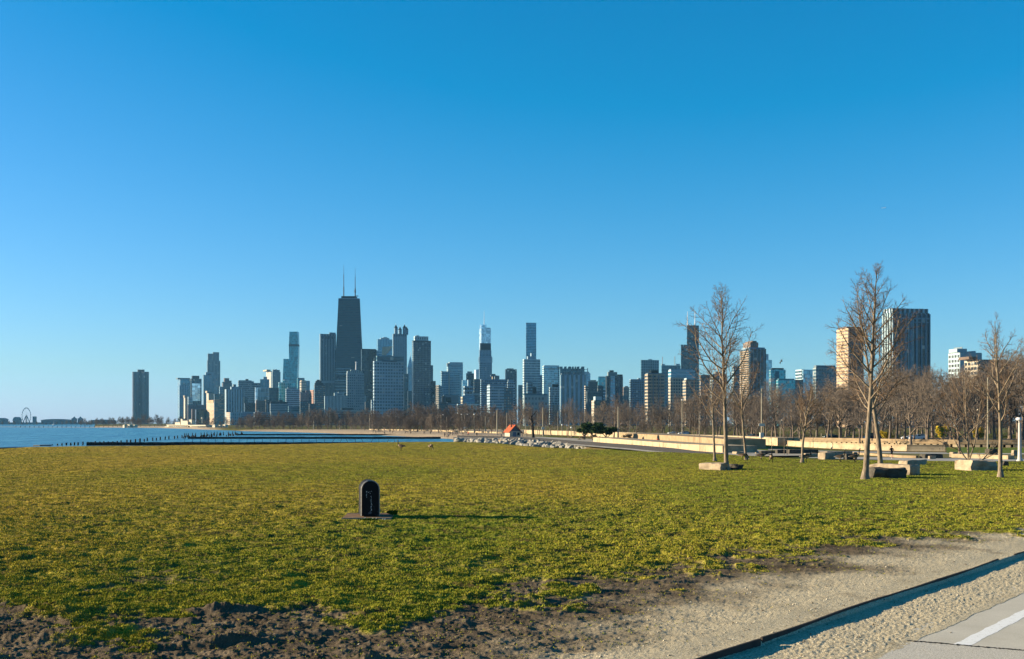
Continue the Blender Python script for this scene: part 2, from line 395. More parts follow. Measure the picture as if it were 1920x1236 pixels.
o = mb.build('pebbles', [plain('pebble_dirt', (.17,.135,.09), .95, spec=0), plain('pebble_pale', (.50,.44,.32), .95, spec=0)])
tag(o, 'small stones and dirt clods strewn over the bare ground', 'pebbles', None, 'stuff')

# asphalt path, its painted line and its joint
def strip(pts_l, pts_r, z, name, mat):
    mb = MB(); 
    for a, c in zip(pts_l, pts_r): mb.v += [(a[0],a[1],z),(c[0],c[1],z)]
    for i in range(len(pts_l)-1): mb.face((2*i,2*i+1,2*i+3,2*i+2))
    return mb.build(name, mat)
def off(d, s):   # point: offset d right of the asphalt border, s metres along
    ux, uy = 1/math.hypot(1,RS), RS/math.hypot(1,RS)
    return (RX0+uy*d+ux*s, RY0-ux*d+uy*s)
m, n, b = new_mat('asphalt_pale')
f = gnoise(n, 60, 5, .75); f_ = gnoise(n, 1.1, 5)
c = mixc(n, .5, cr(n, f, (.3,(.36,.325,.25)), (.7,(.66,.61,.49))), cr(n, f_, (.3,(.42,.375,.285)), (.7,(.58,.53,.42))))
vo = n.nodes.new('ShaderNodeTexVoronoi'); vo.feature = 'DISTANCE_TO_EDGE'; vo.inputs['Scale'].default_value = .55
ge = n.nodes.new('ShaderNodeNewGeometry'); L(n, ge.outputs['Position'], vo.inputs['Vector'])
L(n, c, b.inputs['Base Color']); b.inputs['Roughness'].default_value = 1; b.inputs['Specular IOR Level'].default_value = 0
bp = N(n,'ShaderNodeBump'); bp.inputs['Strength'].default_value = .5; bp.inputs['Distance'].default_value = .01; L(n, f, bp.inputs['Height']); L(n, bp.outputs[0], b.inputs['Normal'])
road = strip([off(-.3,s) for s in (-14,-2,20,60)], [off(6,s) for s in (-14,-2,20,60)], -.071, 'path', m)
tag(road, 'pale asphalt path in the near right corner', None, None, 'structure')
m, n, b = new_mat('worn_white_paint')
f = gnoise(n, 14, 6, .8)
L(n, cr(n, f, (.36,(.56,.52,.43)), (.47,(.78,.76,.69))), b.inputs['Base Color']); b.inputs['Roughness'].default_value = .8
line = strip([off(.42+.008*math.sin(s*9)+.004*math.sin(s*31),s) for s in [-.27+.12*q for q in range(80)]+[40]], [off(.60+.008*math.sin(s*7+1)+.004*math.sin(s*27),s) for s in [-.33+.12*q for q in range(80)]+[40]], -.0695, 'path_marking', m)
tag(line, 'worn white line painted along the path', None, None, 'structure')
# joint: the slab below it is rougher
mb = MB(); random.seed(3)
q0 = P(1700,1206,-.1); q1 = P(2050,1236,-.1); pts = [q0.lerp(q1, i/90) for i in range(91)]
for i, p in enumerate(pts):
    w_ = .020+.022*random.random(); jx = .012*random.gauss(0,1); mb.v += [(p.x, p.y-w_+jx, -.0672),(p.x, p.y+w_+jx+.02*random.random(), -.0672)]
for i in range(90): mb.face((2*i,2*i+2,2*i+3,2*i+1))
o = mb.build('path_joint', plain('tar_seam', (.03,.028,.025), .9)); tag(o, 'dark cracked joint across the path', None, None, 'structure')

mb = MB(); mb.v = [tuple(q) for q in (P(1560,1290,-.07), P(2100,1330,-.07), q1, q0)]; mb.v = [(a,b_,-.0690) for a,b_,_ in mb.v]; mb.face((0,1,2,3))
m, n, b = new_mat('exposed_aggregate'); f = gnoise(n, 75, 4, .8)
L(n, cr(n, f, (.36,(.22,.19,.14)), (.5,(.50,.46,.37)), (.62,(.74,.70,.60))), b.inputs['Base Color']); b.inputs['Roughness'].default_value = 1; b.inputs['Specular IOR Level'].default_value = 0
bp = N(n,'ShaderNodeBump'); bp.inputs['Strength'].default_value = .8; bp.inputs['Distance'].default_value = .012; L(n, f, bp.inputs['Height']); L(n, bp.outputs[0], b.inputs['Normal'])
tag(mb.build('rough_slab', m), 'coarse pale slab below the joint of the path', None, None, 'structure')
# steel edging
em = plain('dark_steel', (.035,.032,.03), .7, (.06,.045,.035), 6)
def kpt(s, d=0):   # s metres from KX0 along the line, d to the right
    ux, uy = 1/KN, KS/KN; return (KX0+ux*s+uy*d, KY0+uy*s-ux*d)
def edging(s0, s1, lab, tilt=0.0):
    mb = MB(); nseg = max(3, int((s1-s0)/.35)); random.seed(int(s0*10)+5)
    for i in range(nseg+1):
        s = s0+(s1-s0)*i/nseg; wv = .02*math.sin(s*.9)+tilt*(s-s0)/(s1-s0)
        zt = .008+.006*math.sin(s*1.7)+.004*random.random()
        for d, z in ((-.014,-.25),(-.014,zt),(.014,zt),(.014,-.25)):
            x_, y_ = kpt(s, d+wv); mb.v.append((x_, y_, z))
    for i in range(nseg):
        for q in range(3): mb.face((4*i+q, 4*i+q+1, 4*i+4+q+1, 4*i+4+q))
    mb.face((0,1,2,3)); mb.face([4*nseg+q for q in (3,2,1,0)])
    o = mb.build('steel_edging', em); tag(o, lab, 'edging', 'steel edging strips between dirt and gravel'); return o
edging(-9, 1.5, 'short near length of dark steel edging at the bottom of the gravel', .02)
edging(1.58, 11.6, 'long dark steel edging strip casting a wide shadow on the gravel', -.03)
edging(12.6, 24, 'farthest length of dark steel edging reaching the right border')

# ------------------------------------------------------------------ water, beach and park ground
m, n, b = new_mat('lake_water')
b.inputs['Base Color'].default_value = (.04,.16,.23,1); b.inputs['Roughness'].default_value = .28; b.inputs['IOR'].default_value = 1.33; b.inputs['Specular IOR Level'].default_value = .5
h1 = gnoise(n, .35, 5, .6, (1,.5,1)); h2 = gnoise(n, .05, 4, .6, (1,.35,1))
hh_ = mathn(n,'ADD', h1, mathn(n,'MULTIPLY', h2, 5))
bp = N(n,'ShaderNodeBump'); bp.inputs['Strength'].default_value = 1.0; bp.inputs['Distance'].default_value = 1.3; L(n, hh_, bp.inputs['Height']); L(n, bp.outputs[0], b.inputs['Normal'])
mb = MB(); mb.v = [(-12000,-380,WATER_Z),(12000,-380,WATER_Z),(12000,12000,WATER_Z),(-12000,12000,WATER_Z)]; mb.face((0,1,2,3))
tag(mb.build('water', m), 'blue lake water with small waves', None, None, 'structure')

SH = np.array([(-3000,1700),(0,1627),(300,1300),(380,1000),(460,790),(560,686),(640,592),(720,505),(800,425),(860,372),(940,325),(1000,340),(1040,304),(1100,261),(1190,225),(1260,195),(1310,171),(1400,115),(4000,60)], float)
def shore(px): return np.interp(px, SH[:,0], SH[:,1])
def park_z(px, D):
    s = D-shore(px); wd = np.interp(px, [860,940,1000,1300], [120,50,10,9])
    z = -4.6+2.2*sst(-25, wd, s)
    spit = sst(210, 120, px)*sst(60, 120, s)          # the far spit has water behind it again
    return z*(1-spit)-6.5*spit
pc = np.concatenate([np.linspace(-3000,-100,40,endpoint=False), np.linspace(-100,2000,420,endpoint=False), np.linspace(2000,5000,40)])
tt = np.linspace(0,1,200)[:,None]
st = (shore(pc)-24)[None,:]; Yp = st*(9500/st)**(tt**1.6); PX = np.repeat(pc[None,:],200,0)
Xp = (PX-960)/FPX*Yp; Zp = park_z(PX, Yp)
sand = np.clip(sst(1040, 960, PX)*sst(900, 820, Yp)+sst(430,380,PX)*sst(1900,1750,Yp), 0, 1)
m, n, b = new_mat('sand_and_park')
f = gnoise(n, .05, 6, .65); f2 = gnoise(n, .8, 5, .7)
sc = mixc(n, .4, cr(n, f2, (.3,(.34,.25,.16)), (.7,(.52,.41,.28))), cr(n, f, (.35,(.33,.24,.155)), (.6,(.50,.39,.26))))
pk = cr(n, f, (.36,(.13,.095,.06)), (.47,(.14,.11,.05)), (.60,(.075,.105,.014)))
L(n, mixc(n, attr(n,'sand'), pk, sc), b.inputs['Base Color']); b.inputs['Roughness'].default_value = 1; b.inputs['Specular IOR Level'].default_value = 0
bp = N(n,'ShaderNodeBump'); bp.inputs['Strength'].default_value = .8; bp.inputs['Distance'].default_value = .4; L(n, f2, bp.inputs['Height']); L(n, bp.outputs[0], b.inputs['Normal'])
pg = grid_mesh('park_ground', np.stack([Xp,Yp,Zp],-1), 200, len(pc), m, {'sand':sand})
tag(pg, 'sand beach and park ground beyond the lawn', None, None, 'structure')
# sea bed so that the water is closed below
mb = MB(); mb.v = [(-12000,-380,-6.9),(12000,-380,-6.9),(12000,12000,-6.9),(-12000,12000,-6.9)]; mb.face((0,1,2,3))
tag(mb.build('lake_bed', plain('bed', (.05,.06,.05), .9)), 'bed of the lake', None, None, 'structure')

# ------------------------------------------------------------------ haze
m = bpy.data.materials.new('haze'); m.use_nodes = True; n = m.node_tree; n.nodes.clear()
o_ = n.nodes.new('ShaderNodeOutputMaterial'); pv = n.nodes.new('ShaderNodeVolumePrincipled')
pv.inputs['Color'].default_value = (.24,.62,1.0,1); pv.inputs['Density'].default_value = HAZE_DENSITY; pv.inputs['Anisotropy'].default_value = .0
L(n, pv.outputs[0], o_.inputs['Volume'])
mb = MB(); mb.box(-12400,12400,-400,12400,-8.0,500)
hz = mb.build('haze', m); tag(hz, 'thin blue air between the lawn and the skyline', None, None, 'stuff')
# ------------------------------------------------------------------ buildings of the skyline
GRP = 'buildings of the skyline'
# facade styles: (WinX, WinY, gloss, curtain)
STY = {'grid':(.62,.55,.15,.06), 'band':(1.0,.52,.2,.05), 'pier':(.55,1.0,.3,.02), 'glass':(.90,.86,.55,.02), 'punch':(.42,.50,.1,.05), 'balc':(.86,.60,.1,.08), 'mirror':(.96,.93,.85,.0)}
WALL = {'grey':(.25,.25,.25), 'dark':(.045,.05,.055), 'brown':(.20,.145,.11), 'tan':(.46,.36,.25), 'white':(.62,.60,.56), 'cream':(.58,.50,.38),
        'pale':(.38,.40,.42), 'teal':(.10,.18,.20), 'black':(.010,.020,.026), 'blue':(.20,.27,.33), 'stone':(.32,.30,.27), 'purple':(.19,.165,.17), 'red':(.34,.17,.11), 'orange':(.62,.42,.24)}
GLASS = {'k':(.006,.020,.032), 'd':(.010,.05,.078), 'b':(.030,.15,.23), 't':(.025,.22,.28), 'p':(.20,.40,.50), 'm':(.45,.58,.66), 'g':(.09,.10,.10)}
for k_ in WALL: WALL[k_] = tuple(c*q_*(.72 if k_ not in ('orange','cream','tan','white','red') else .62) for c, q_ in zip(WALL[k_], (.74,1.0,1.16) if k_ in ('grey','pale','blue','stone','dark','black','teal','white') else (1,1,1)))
_fc = {}
def fmat(sty, wall, gl, bay, fl, over=None):
    key = (sty, wall, gl, round(bay,1), round(fl,1), over)
    if key not in _fc:
        s = list(STY[sty])
        if over: s = [o if o is not None else q for o, q in zip(list(over)+[None]*4, s)]
        _fc[key] = facade('facade_'+sty, bay, fl, s[0], s[1], WALL[wall], GLASS[gl], s[2], s[3])
    return _fc[key]
def boxplan(x0, xc, x1, D, depth=None):
    """plan of a box whose corner nearest the viewer is seen at column xc"""
    k0, k1, km = (x0-960)/FPX, (x1-960)/FPX, ((x0+x1)/2-960)/FPX
    if xc is None:
        if km <= .02:
            a = math.atan(-km); w_ = (x1-x0)/FPX*D*math.cos(a); d = depth or .8*w_
            c = Vector((X(x0,D)+0, D)); u = Vector((math.cos(a), math.sin(a))); v = Vector((-math.sin(a), math.cos(a)))
            # keep the far corners inside the sight lines of the near face
            return [c, c+u*w_, c+u*w_*(1)+v*d, c+v*d], w_
        T = (x1-x0)/FPX*D; w_ = T/(1+.6*max(km,.02)); xc = x1-w_*FPX/D
    a = 0.0 if k0 > .10 else math.atan(max(0,-k0))+D2R(14)
    if k0 > .10: a = D2R(12)
    c = Vector(((xc-960)/FPX*D, D)); u = Vector((math.cos(a), math.sin(a))); v = Vector((-math.sin(a), math.cos(a)))
    w_ = (k1*D-c.x)/(math.cos(a)-k1*math.sin(a)); d = (c.x-k0*D)/(math.sin(a)+k0*math.cos(a))
    d = max(d, 2.0)
    return [c, c+u*w_, c+u*w_+v*d, c+v*d], w_
def lift(plan, org): return [(p[0]-org[0], p[1]-org[1]) for p in plan]

def tower(name, label, x0, xc, x1, top, D, sty, wall, gl, nb, nf, parts=(), cat='building', over=None, scale=1.0, base=None):
    """parts: (part_name, x0, x1, ytop, ybottom, wall colour or (style,wall,glass,nb,nf)[, depth scale])"""
    plan, w_ = boxplan(x0, xc, x1, D)
    org = plan[0]; H = Z(top, D)-PARK_Z
    m = fmat(sty, wall, gl, w_/nb, H/nf, over)
    mb = MB(); mb.prism(lift(plan, org), -1.5, H, 0, 1, scale)
    if not parts:
        o = mb.build(name, [m, ROOF], loc=(org[0], org[1], PARK_Z)); tag(o, label, cat, GRP); return o
    root = empty(name, (org[0], org[1], PARK_Z)); tag(root, label, cat, GRP)
    mb.build('walls', [m, ROOF], root)
    for pt in parts:
        pn, a, b, yt, yb = pt[:5]; st = pt[5] if len(pt) > 5 else wall; shr = pt[6] if len(pt) > 6 else 1.0
        ua = (a-x0)/(x1-x0); ub = (b-x0)/(x1-x0)
        if xc is not None and x1 > xc: ua = (a-xc)/(x1-xc); ub = (b-xc)/(x1-xc)
        u = (plan[1]-plan[0]); v = (plan[3]-plan[0]); ins = .12 if yb <= top+.5 and shr < 1.5 else -.03
        if shr == 2: ins = -.06; 
        z0 = Z(yb, D)-PARK_Z+.05; z1 = Z(yt, D)-PARK_Z
        p4 = [plan[0]+u*ua+v*ins, plan[0]+u*ub+v*ins, plan[0]+u*ub+v*(1-ins if ins > 0 else .5), plan[0]+u*ua+v*(1-ins if ins > 0 else .5)]
        mm = fmat(*st[:3], (u.length*(ub-ua))/st[3], (z1-z0)/st[4]) if isinstance(st, tuple) else SOL[st]
        q = MB(); q.prism(lift(p4, org), z0, z1, 0, 1, 1.0); q.build(pn, [mm, ROOF], root)
    return root
SOL = {k: plain('wall_'+k, v, .8, scale=.06) for k, v in WALL.items()}
def mast(root_or_none, name, x, ytop, ybase, D, r, mat, dy=0, parent=None, org=None, n=6, taper=.4):
    mb = MB(); z0 = Z(ybase, D); z1 = Z(ytop, D)
    ox, oy, oz = (org if org is not None else (0,0,0))
    p = [(X(x,D)-ox, D+dy-oy, z-oz) for z in (z0, z0+(z1-z0)*.5, z1)]
    mb.tube(p, [r, r*.7, r*taper*.6], n); return mb.build(name, mat, parent)
steelw = plain('mast_white', (.6,.6,.6), .5); steeld = plain('mast_dark', (.06,.065,.07), .5)

T = tower
# --- far left
def winged():
    D = 4200; cx = X(259.5,D); R_ = (276-243)/2/FPX*D; H = Z(697,D)-PARK_Z
    root = empty('curved_tower', (cx, D+R_, PARK_Z)); tag(root, 'lone dark curved apartment tower standing apart at the left of the skyline', 'building', GRP)
    pl = []
    for i in range(72):
        t = 2*PI*i/72; r = R_*(.62+.40*max(0,math.cos(1.5*(t-D2R(-62))))**2) if False else R_*(.70+.34*math.cos(3*(t-D2R(-143))))
        pl.append((r*math.cos(t)*.98, r*math.sin(t)))
    mb = MB(); mb.prism(pl, -1, H, 0, 1); mb.build('walls', [fmat('pier','brown','d', 5.5, 8.0, (.72,1,.35,.02)), ROOF], root)
    mb = MB(); mb.prism([(x*.42, y*.42) for x, y in pl], H+.1, Z(692.5,D)-PARK_Z); mb.build('penthouse', [SOL['brown'], ROOF], root)
winged()
T('glass_tower','slim blue glass tower at the left end of the clustered skyline',333,338,357,711,3900,'glass','pale','b',7,30,[('roof_band',334,357,708.5,710.8,'grey')])
T('glass_tower','paler front wing of glass below the leftmost slim glass tower',335,336.5,353,723,3850,'pier','pale','b',5,40)
T('octagon_roof_tower','dark glass tower with a chamfered roof and a pale mirror front',357,359,378,710,3950,'glass','dark','d',6,26,[('roof_crown',361,374,704.5,709.8,'dark'),('mirror_front',360,375.5,719,752,('mirror','pale','m',3,8),2)])
T('braced_tower','grey tower with crossed bracing and a pale roof plant',380,381.5,407,703,4100,'pier','grey','b',10,40,[('roof_plant',386,401,698,702.8,'pale'),('plant_door',390,396,700.6,702.7,'dark',2)])
T('twin_slab_tower','tallest grey stepped tower of the left cluster with two raised slabs',388,389,413,676,4400,'pier','grey','d',9,60,[('raised_slab',390,399,663,675.8,('pier','grey','d',4,8)),('raised_slab',399.6,411,660,675.8,('pier','grey','d',5,9))])
T('spired_tower','small cream lit tower with a pointed top left of the beach house',344.5,347,352,746,3000,'punch','cream','d',3,24,[('pointed_top',346,350,741.5,745.9,'cream')])
T('office_block','pale stepped office block behind the small cream tower',352,353,361,744,3050,'band','white','b',4,18)
T('brick_block','wide purplish grey block low in the left cluster',352,352.5,388,759,2950,'punch','purple','d',14,16)
T('glass_block','plain dark glass block in front of the purplish block',366,368,389,768,2850,'glass','dark','d',8,12,[('side_wing',360,366,767,796,'purple')])
T('church_spired_tower','narrow cream tower with small pinnacles behind the orange lit block',387,391,400,737,3000,'punch','cream','d',4,30,[('pinnacle',388.5,390.5,733,736.9,'cream'),('domed_roof',392,399,735.5,736.9,'teal')])
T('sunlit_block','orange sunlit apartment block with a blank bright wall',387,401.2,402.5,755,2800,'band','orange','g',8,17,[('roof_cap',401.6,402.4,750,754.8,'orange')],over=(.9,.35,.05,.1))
T('banded_block','dark glass block with white floor bands beside the orange block',401,402,421,739,2750,'band','dark','b',6,22,over=(1,.5,.4,.25))
T('bronze_tower','bronze tower with a tall rounded shaft and lower shoulders',416,418,435,718,3700,'pier','purple','d',7,30,[('upper_shaft',421,430,709,717.8,'purple'),('shoulder',417.5,420.5,716,717.8,'teal'),('shoulder',431,434.5,713.5,717.8,'purple')])
T('office_block','small grey block left of the striped white slab',411,412,419,725,3500,'band','grey','b',3,20)
T('striped_slab','white slab hotel with broad vertical stripes of glass',421.5,424,458,730,2700,'pier','white','d',7,20,[('roof_house',434,449,725,729.8,'pale'),('roof_tank',438,443,720.5,724.8,'grey')],over=(.42,1,.3,.02))
T('corner_house','small cream lit block at the foot of the striped white slab',424,431,432,773,2500,'punch','tan','d',4,7)
T('glass_podium','low glass podium with pale columns below the striped white slab',432,432.5,454,773,2490,'grid','pale','b',6,4,over=(.8,.8,.3,.05))
T('long_low_block','long plain grey wall of a low building left of the tree belt',453,453.5,479,772,2500,'band','blue','d',6,8,over=(1,.3,.1,.03))
T('hotel_slab','wide grey hotel slab with a dark knob on its roof',446,447,476,714.5,3500,'grid','grey','d',13,22,[('roof_knob',461,466,710.5,714.3,'dark'),('roof_rail',448,472,713,714.4,'teal')],over=(.7,.5,.1,.05))
T('hotel_wing','lower dark wing joined to the right of the wide hotel slab',476,476.5,488,718,3520,'band','grey','d',4,20)
T('dark_block','dark windowless looking block right of the striped white slab',458,459,480,756,2600,'glass','black','d',8,10)
T('dark_block','taller dark block edging the striped white slab',457,458,464,745,2650,'glass','black','d',3,14)
T('green_tower','small green glass tower with a stepped roof',487,488,505,711,3800,'pier','teal','b',6,26,[('roof_step',494,501,706.5,710.8,'pale')])
T('rounded_tower','cream lit tower with a rounded shoulder behind the green tower',499,508,510,696,3850,'pier','cream','b',5,40,[('rounded_shoulder',501,508.5,693,695.8,'cream')],over=(.3,1,.1,.02))
T('ribbed_tower','grey ribbed tower with three rounded bays at the top',509,511,526,697,3820,'pier','grey','d',6,40,[('roof_bay',512,515.5,693,696.8,'grey'),('roof_bay',516.5,520,692.5,696.8,'grey'),('roof_bay',521,524.8,693.5,696.8,'grey')])
T('mirror_block','pale mirror glass block with thin floor lines',478,479,504,726.5,3300,'mirror','blue','m',10,9,over=(1,.88,.7,0))
T('dark_block','dark block between the mirror block and the stepped glass block',504,504.5,523,727,3250,'glass','black','d',6,12)
T('stepped_glass_block','teal glass block with a stepped top and a white left edge',522,523.5,554,717,3600,'glass','pale','t',8,14,[('upper_step',530,550,713.5,716.8,('glass','pale','t',5,2)),('roof_step',533,543,712,713.4,'pale')])
# wavy teal tower
def wavy():
    D = 4300; root = empty('wavy_glass_tower', (X(550,D), D, PARK_Z)); tag(root, 'tall wavy teal glass tower with a dark band below its top', 'building', GRP)
    def shaft(nm, a, b, top, ph, amp, mat, bot=800, dy=0):
        mb = MB(); nz = 26; z0 = -1; z1 = Z(top,D)-PARK_Z
        for i in range(nz+1):
            z = z0+(z1-z0)*i/nz; wv = amp*math.sin(ph+i/nz*2*PI*1.5); 
            for x_, y_ in ((a,0),(b,0),(b,30),(a,30)):
                s = -1 if x_ == a else 1
                mb.v.append((X(x_,D)-X(550,D)+s*wv, y_+dy-s*0, z))
        for i in range(nz):
            for q in range(4):
                q2 = (q+1) % 4; L_ = (b-a)/FPX*D if q % 2 == 0 else 30; dz = (z1-z0)/nz
                mb.face((4*i+q,4*i+q2,4*i+4+q2,4*i+4+q), 0, ((0,i*dz),(L_,i*dz),(L_,i*dz+dz),(0,i*dz+dz)))
        mb.face((4*nz,4*nz+1,4*nz+2,4*nz+3), 1)
        return mb.build(nm, [mat, ROOF], root)
    m = fmat('glass','teal','t', 4, 7, (.93,.9,.5,.0))
    shaft('main_shaft', 542.5, 558, 622, .3, 1.6, m); shaft('lower_shaft', 530.5, 543.5, 673, 1.5, 1.3, m, dy=3)
    mb = MB(); z = Z(649.5,D)-PARK_Z; mb.box(X(542,D)-X(550,D)-1, X(558,D)-X(550,D)+1.5, -1, 31, z, z+8); mb.build('dark_band', SOL['black'], root)
wavy()
T('rounded_glass_tower','rounded teal tower peeping out right of the wavy glass tower',557,558,571,709.5,3720,'band','teal','t',4,22,[('cornice',557.6,570.8,708.5,709.4,'teal',2)])
def cyl(name, label, x0, x1, top, D, mat, parts=()):
    r = (x1-x0)/2/FPX*D; H = Z(top,D)-PARK_Z; root = empty(name, (X((x0+x1)/2,D), D+r, PARK_Z)); tag(root, label, 'building', GRP)
    mb = MB(); mb.prism([(r*math.cos(2*PI*i/40), r*math.sin(2*PI*i/40)) for i in range(40)], -1, H); mb.build('walls', [mat, ROOF], root)
    for pn, k, yt, yb in parts:
        mb = MB(); mb.prism([(k*r*math.cos(2*PI*i/40), k*r*math.sin(2*PI*i/40)) for i in range(40)], Z(yb,D)-PARK_Z, Z(yt,D)-PARK_Z); mb.build(pn, [SOL['cream'], ROOF], root)
cyl('round_tower','round cream lit tower right of the wavy glass tower',561,573,714.5,3500,fmat('band','cream','d',6,8,(1,.25,.1,.0)),[('roof_drum',.8,713,714.4)])
T('office_block','grey block with a pale roof edge joined to the round cream tower',572,573,581,714,3520,'pier','grey','b',3,20)
T('grid_office','grey gridded office block in front of the wavy glass tower',535.5,536.5,562,729,2900,'grid','pale','d',12,18,[('roof_plant',540,556,726.5,728.8,'grey')],over=(.75,.5,.15,.08))
T('brick_flats','purplish brick flats with small windows right of the gridded office',562,563,584,736,2850,'punch','purple','d',8,16,[('roof_plant',566,572,733,735.8,'dark'),('roof_tank',574,580,732,735.8,'purple')])
T('red_edge_block','block with a reddish sunlit end wall beside the banded dark tower',581,587.5,591,731,2830,'punch','red','d',4,20)
T('balcony_flats','dark flats with pale balconies low in front of the brick flats',562,563,581,752,2400,'balc','dark','b',6,12,over=(.6,.5,.2,.3))
T('dark_block','low dark block beside the balcony flats',579,580,592,757,2380,'punch','dark','d',5,10)
T('old_block','dark brown old block with a pale right edge',479,480,499,751,2550,'punch','brown','d',7,12,[('roof_house',482,488,748,750.8,'stone'),('edge_pier',497,499,750,795,'tan',2)])
T('old_block','narrow dark old block with a slim pale frame',498,498.5,510,750,2540,'punch','dark','d',4,12,[('pale_frame',501,502,757,790,'pale',2)])
T('wide_roofed_block','long grey block with a dark mansard roof above the trees',506,507,540,757,2450,'band','grey','d',12,12,[('mansard_roof',508,539,753,756.9,'dark'),('roof_house',523,530,750,752.9,'dark')],over=(1,.35,.1,.04))
T('long_low_block','long dull grey block filling the skyline behind the tree belt',507,508,560,773,2350,'band','grey','d',20,6,over=(1,.4,.1,.05))
T('parking_block','low dark building with open pale floor bands',476,477,507,773,2380,'band','pale','k',6,7,[('roof_sign_box',484,490,770,772.8,'grey')],over=(1,.6,.1,.05))
T('teal_block','low teal block between the gridded office and the trees',540,541,562,762,2420,'band','teal','d',6,9)
T('gable_top_tower','dark banded tower with a pitched roof left of the tapered black tower',588.5,590,609.5,722,2500,'band','dark','b',6,20,[('pitched_roof_base',591,606,718,721.8,'dark'),('pitched_roof',592.5,603,714.5,717.8,'dark'),('roof_ridge',595,600,712,714.4,'dark')],over=(.85,.4,.2,.3))
# marble-faced slab
T('pier_slab_tower','tall blue grey slab with vertical piers left of the tapered black tower',599,600.5,630,626,3150,'pier','pale','d',10,60,[('roof_notch',618,629.5,622.8,625.9,'blue'),('louvre_band',601,629.8,630,634.5,('pier','blue','k',11,1),2),('setback_band',600,630,714,718,'pale',2),('lower_shaft',598.5,630.5,718.2,797,('pier','grey','d',13,30),2)],over=(.6,1,.35,.02))
# tapered tower
def tapered():
    D = 3080; cx = X(653,D); root = empty('tapered_skyscraper', (cx, D+20, PARK_Z)); tag(root, 'tallest black tapered tower with two rooftop antennas', 'building', GRP)
    def half(y): return np.interp(y, [560,740,800], [19.7,28.2,31])/FPX*D
    m = fmat('band','black','d',9,4.6,(1,.38,.35,.015))
    def sec(nm, yt, yb, mat):
        a, b = half(yb), half(yt); mb = MB(); rot = D2R(6)
        def pl(h, dd): return [(p.x, p.y) for p in ((Matrix.Rotation(rot,2) @ Vector(q)) for q in ((-h,-dd),(h,-dd),(h,dd),(-h,dd)))]
        mb.prism(pl(a,a*.62), Z(yb,D)-PARK_Z, Z(yt,D)-PARK_Z, 0, 1, 1.0, 0, pl(b,b*.62)); return mb.build(nm, mat, root)
    sec('lower_shaft', 691, 800, [fmat('band','black','k',9,17,(1,.72,.3,.0)), ROOF])
    sec('upper_shaft', 560.4, 690.9, [m, ROOF])
    sec('parapet_band', 559.2, 560.3, [SOL['pale'], ROOF])
    # pale bands across the left half of the lower part
    h = half(700)
    for yb in (692.5,697,702,714,719,725,731,737):
        mb = MB(); hh = half(yb)+.3; z = Z(yb,D)-PARK_Z; p = Matrix.Rotation(D2R(6),4,'Z')
        mb.box(-hh*.94, hh*.1, -hh*.62-.6, -hh*.62+1, z, z+1.7, 0, p); mb.build('pale_band', SOL['white'], root)
    mb = MB(); w_ = 13.5/FPX*D; mb.box(-w_, w_, -16, 16, Z(559,D)-PARK_Z, Z(555,D)-PARK_Z); mb.build('roof_house', SOL['black'], root)
    for x, yt, yb, nm in ((642.5,495,555,'antenna'),(664,501,555,'antenna')):
        mb = MB(); z0, z1 = Z(yb,D)-PARK_Z, Z(yt,D)-PARK_Z; xx = X(x,D)-cx
        mb.tube([(xx,0,z0),(xx,0,z0+(z1-z0)*.3),(xx,0,z0+(z1-z0)*.31),(xx,0,z0+(z1-z0)*.7),(xx,0,z0+(z1-z0)*.71),(xx,0,z1)],[1.5,1.5,1.0,.9,.45,.3],8)
        if x > 650:
            mb.lathe([(1.2,0),(2.2,3),(2.2,10),(1.2,12)], 8, (xx,0,z0+9))
            mb.box(xx-1, xx+9, -1, 1, z0+1, z0+3)
        mb.build(nm, steeld, root)
tapered()
def deco():
    D = 2600; o = T('art_deco_tower','stone stepped art deco tower with a white mast in front of the black one',649.5,651,682.5,700,D,'punch','grey','d',8,20,
      [('crown_step',653,680,695.5,699.9,('punch','stone','d',7,2)),('crown_top',658,674,693.3,695.4,'stone'),('white_corner',651.5,654,696,699.9,'white'),
       ('shoulder',645,651,742,797,('punch','stone','d',3,14),2),('shoulder',682.3,687,742,797,('punch','stone','d',2,14),2),('wide_base',640,690,766,797,('punch','grey','d',14,8),2)],over=(.55,.5,.1,.12))
    mb = MB(); org = o.location; mb.tube([(X(666,D)-org.x, 14, Z(694,D)-org.z),(X(666,D)-org.x,14,Z(684,D)-org.z),(X(666,D)-org.x,14,Z(679,D)-org.z)],[1.6,1.3,1.0],8); mb.lathe([(.8,0),(2,1.5),(.8,3)],8,(X(666,D)-org.x,14,Z(680,D)-org.z)); mb.build('mast', steelw, o)
deco()
T('striped_hotel','pale hotel block with close vertical piers below the black tower',608,609,646,742.5,2450,'pier','white','d',14,10,[('roof_house',627,645.5,736.8,742.3,'white'),('name_panel',633,642,739,741,'grey',2),('roof_dome',634.5,640,734.8,736.7,'pale')],over=(.5,1,.2,.02))
T('long_low_block','low grey stone block with pitched roofs below the art deco tower',618,619,700,769,2300,'band','stone','d',22,6,[('pitched_roof',640,662,765,768.8,'dark')],over=(1,.4,.1,.1))
T('long_low_block','dark low block in the gap left of the gridded blue slab',684,685,699,754,2550,'punch','dark','d',5,9)
T('black_slab','plain black slab right of the tapered tower',677,678,706,655,2900,'glass','black','k',9,50,[('roof_rim',679,705,654,654.9,'black')])
T('capped_tower','tall blue slab with a sunlit left edge and a grey roof crown',706.5,708.5,735.5,636,4500,'pier','blue','b',9,60,[('roof_crown',714,730,633.2,635.8,'pale'),('roof_tank',719,726,631.8,633.1,'pale')],over=(.7,1,.5,0))
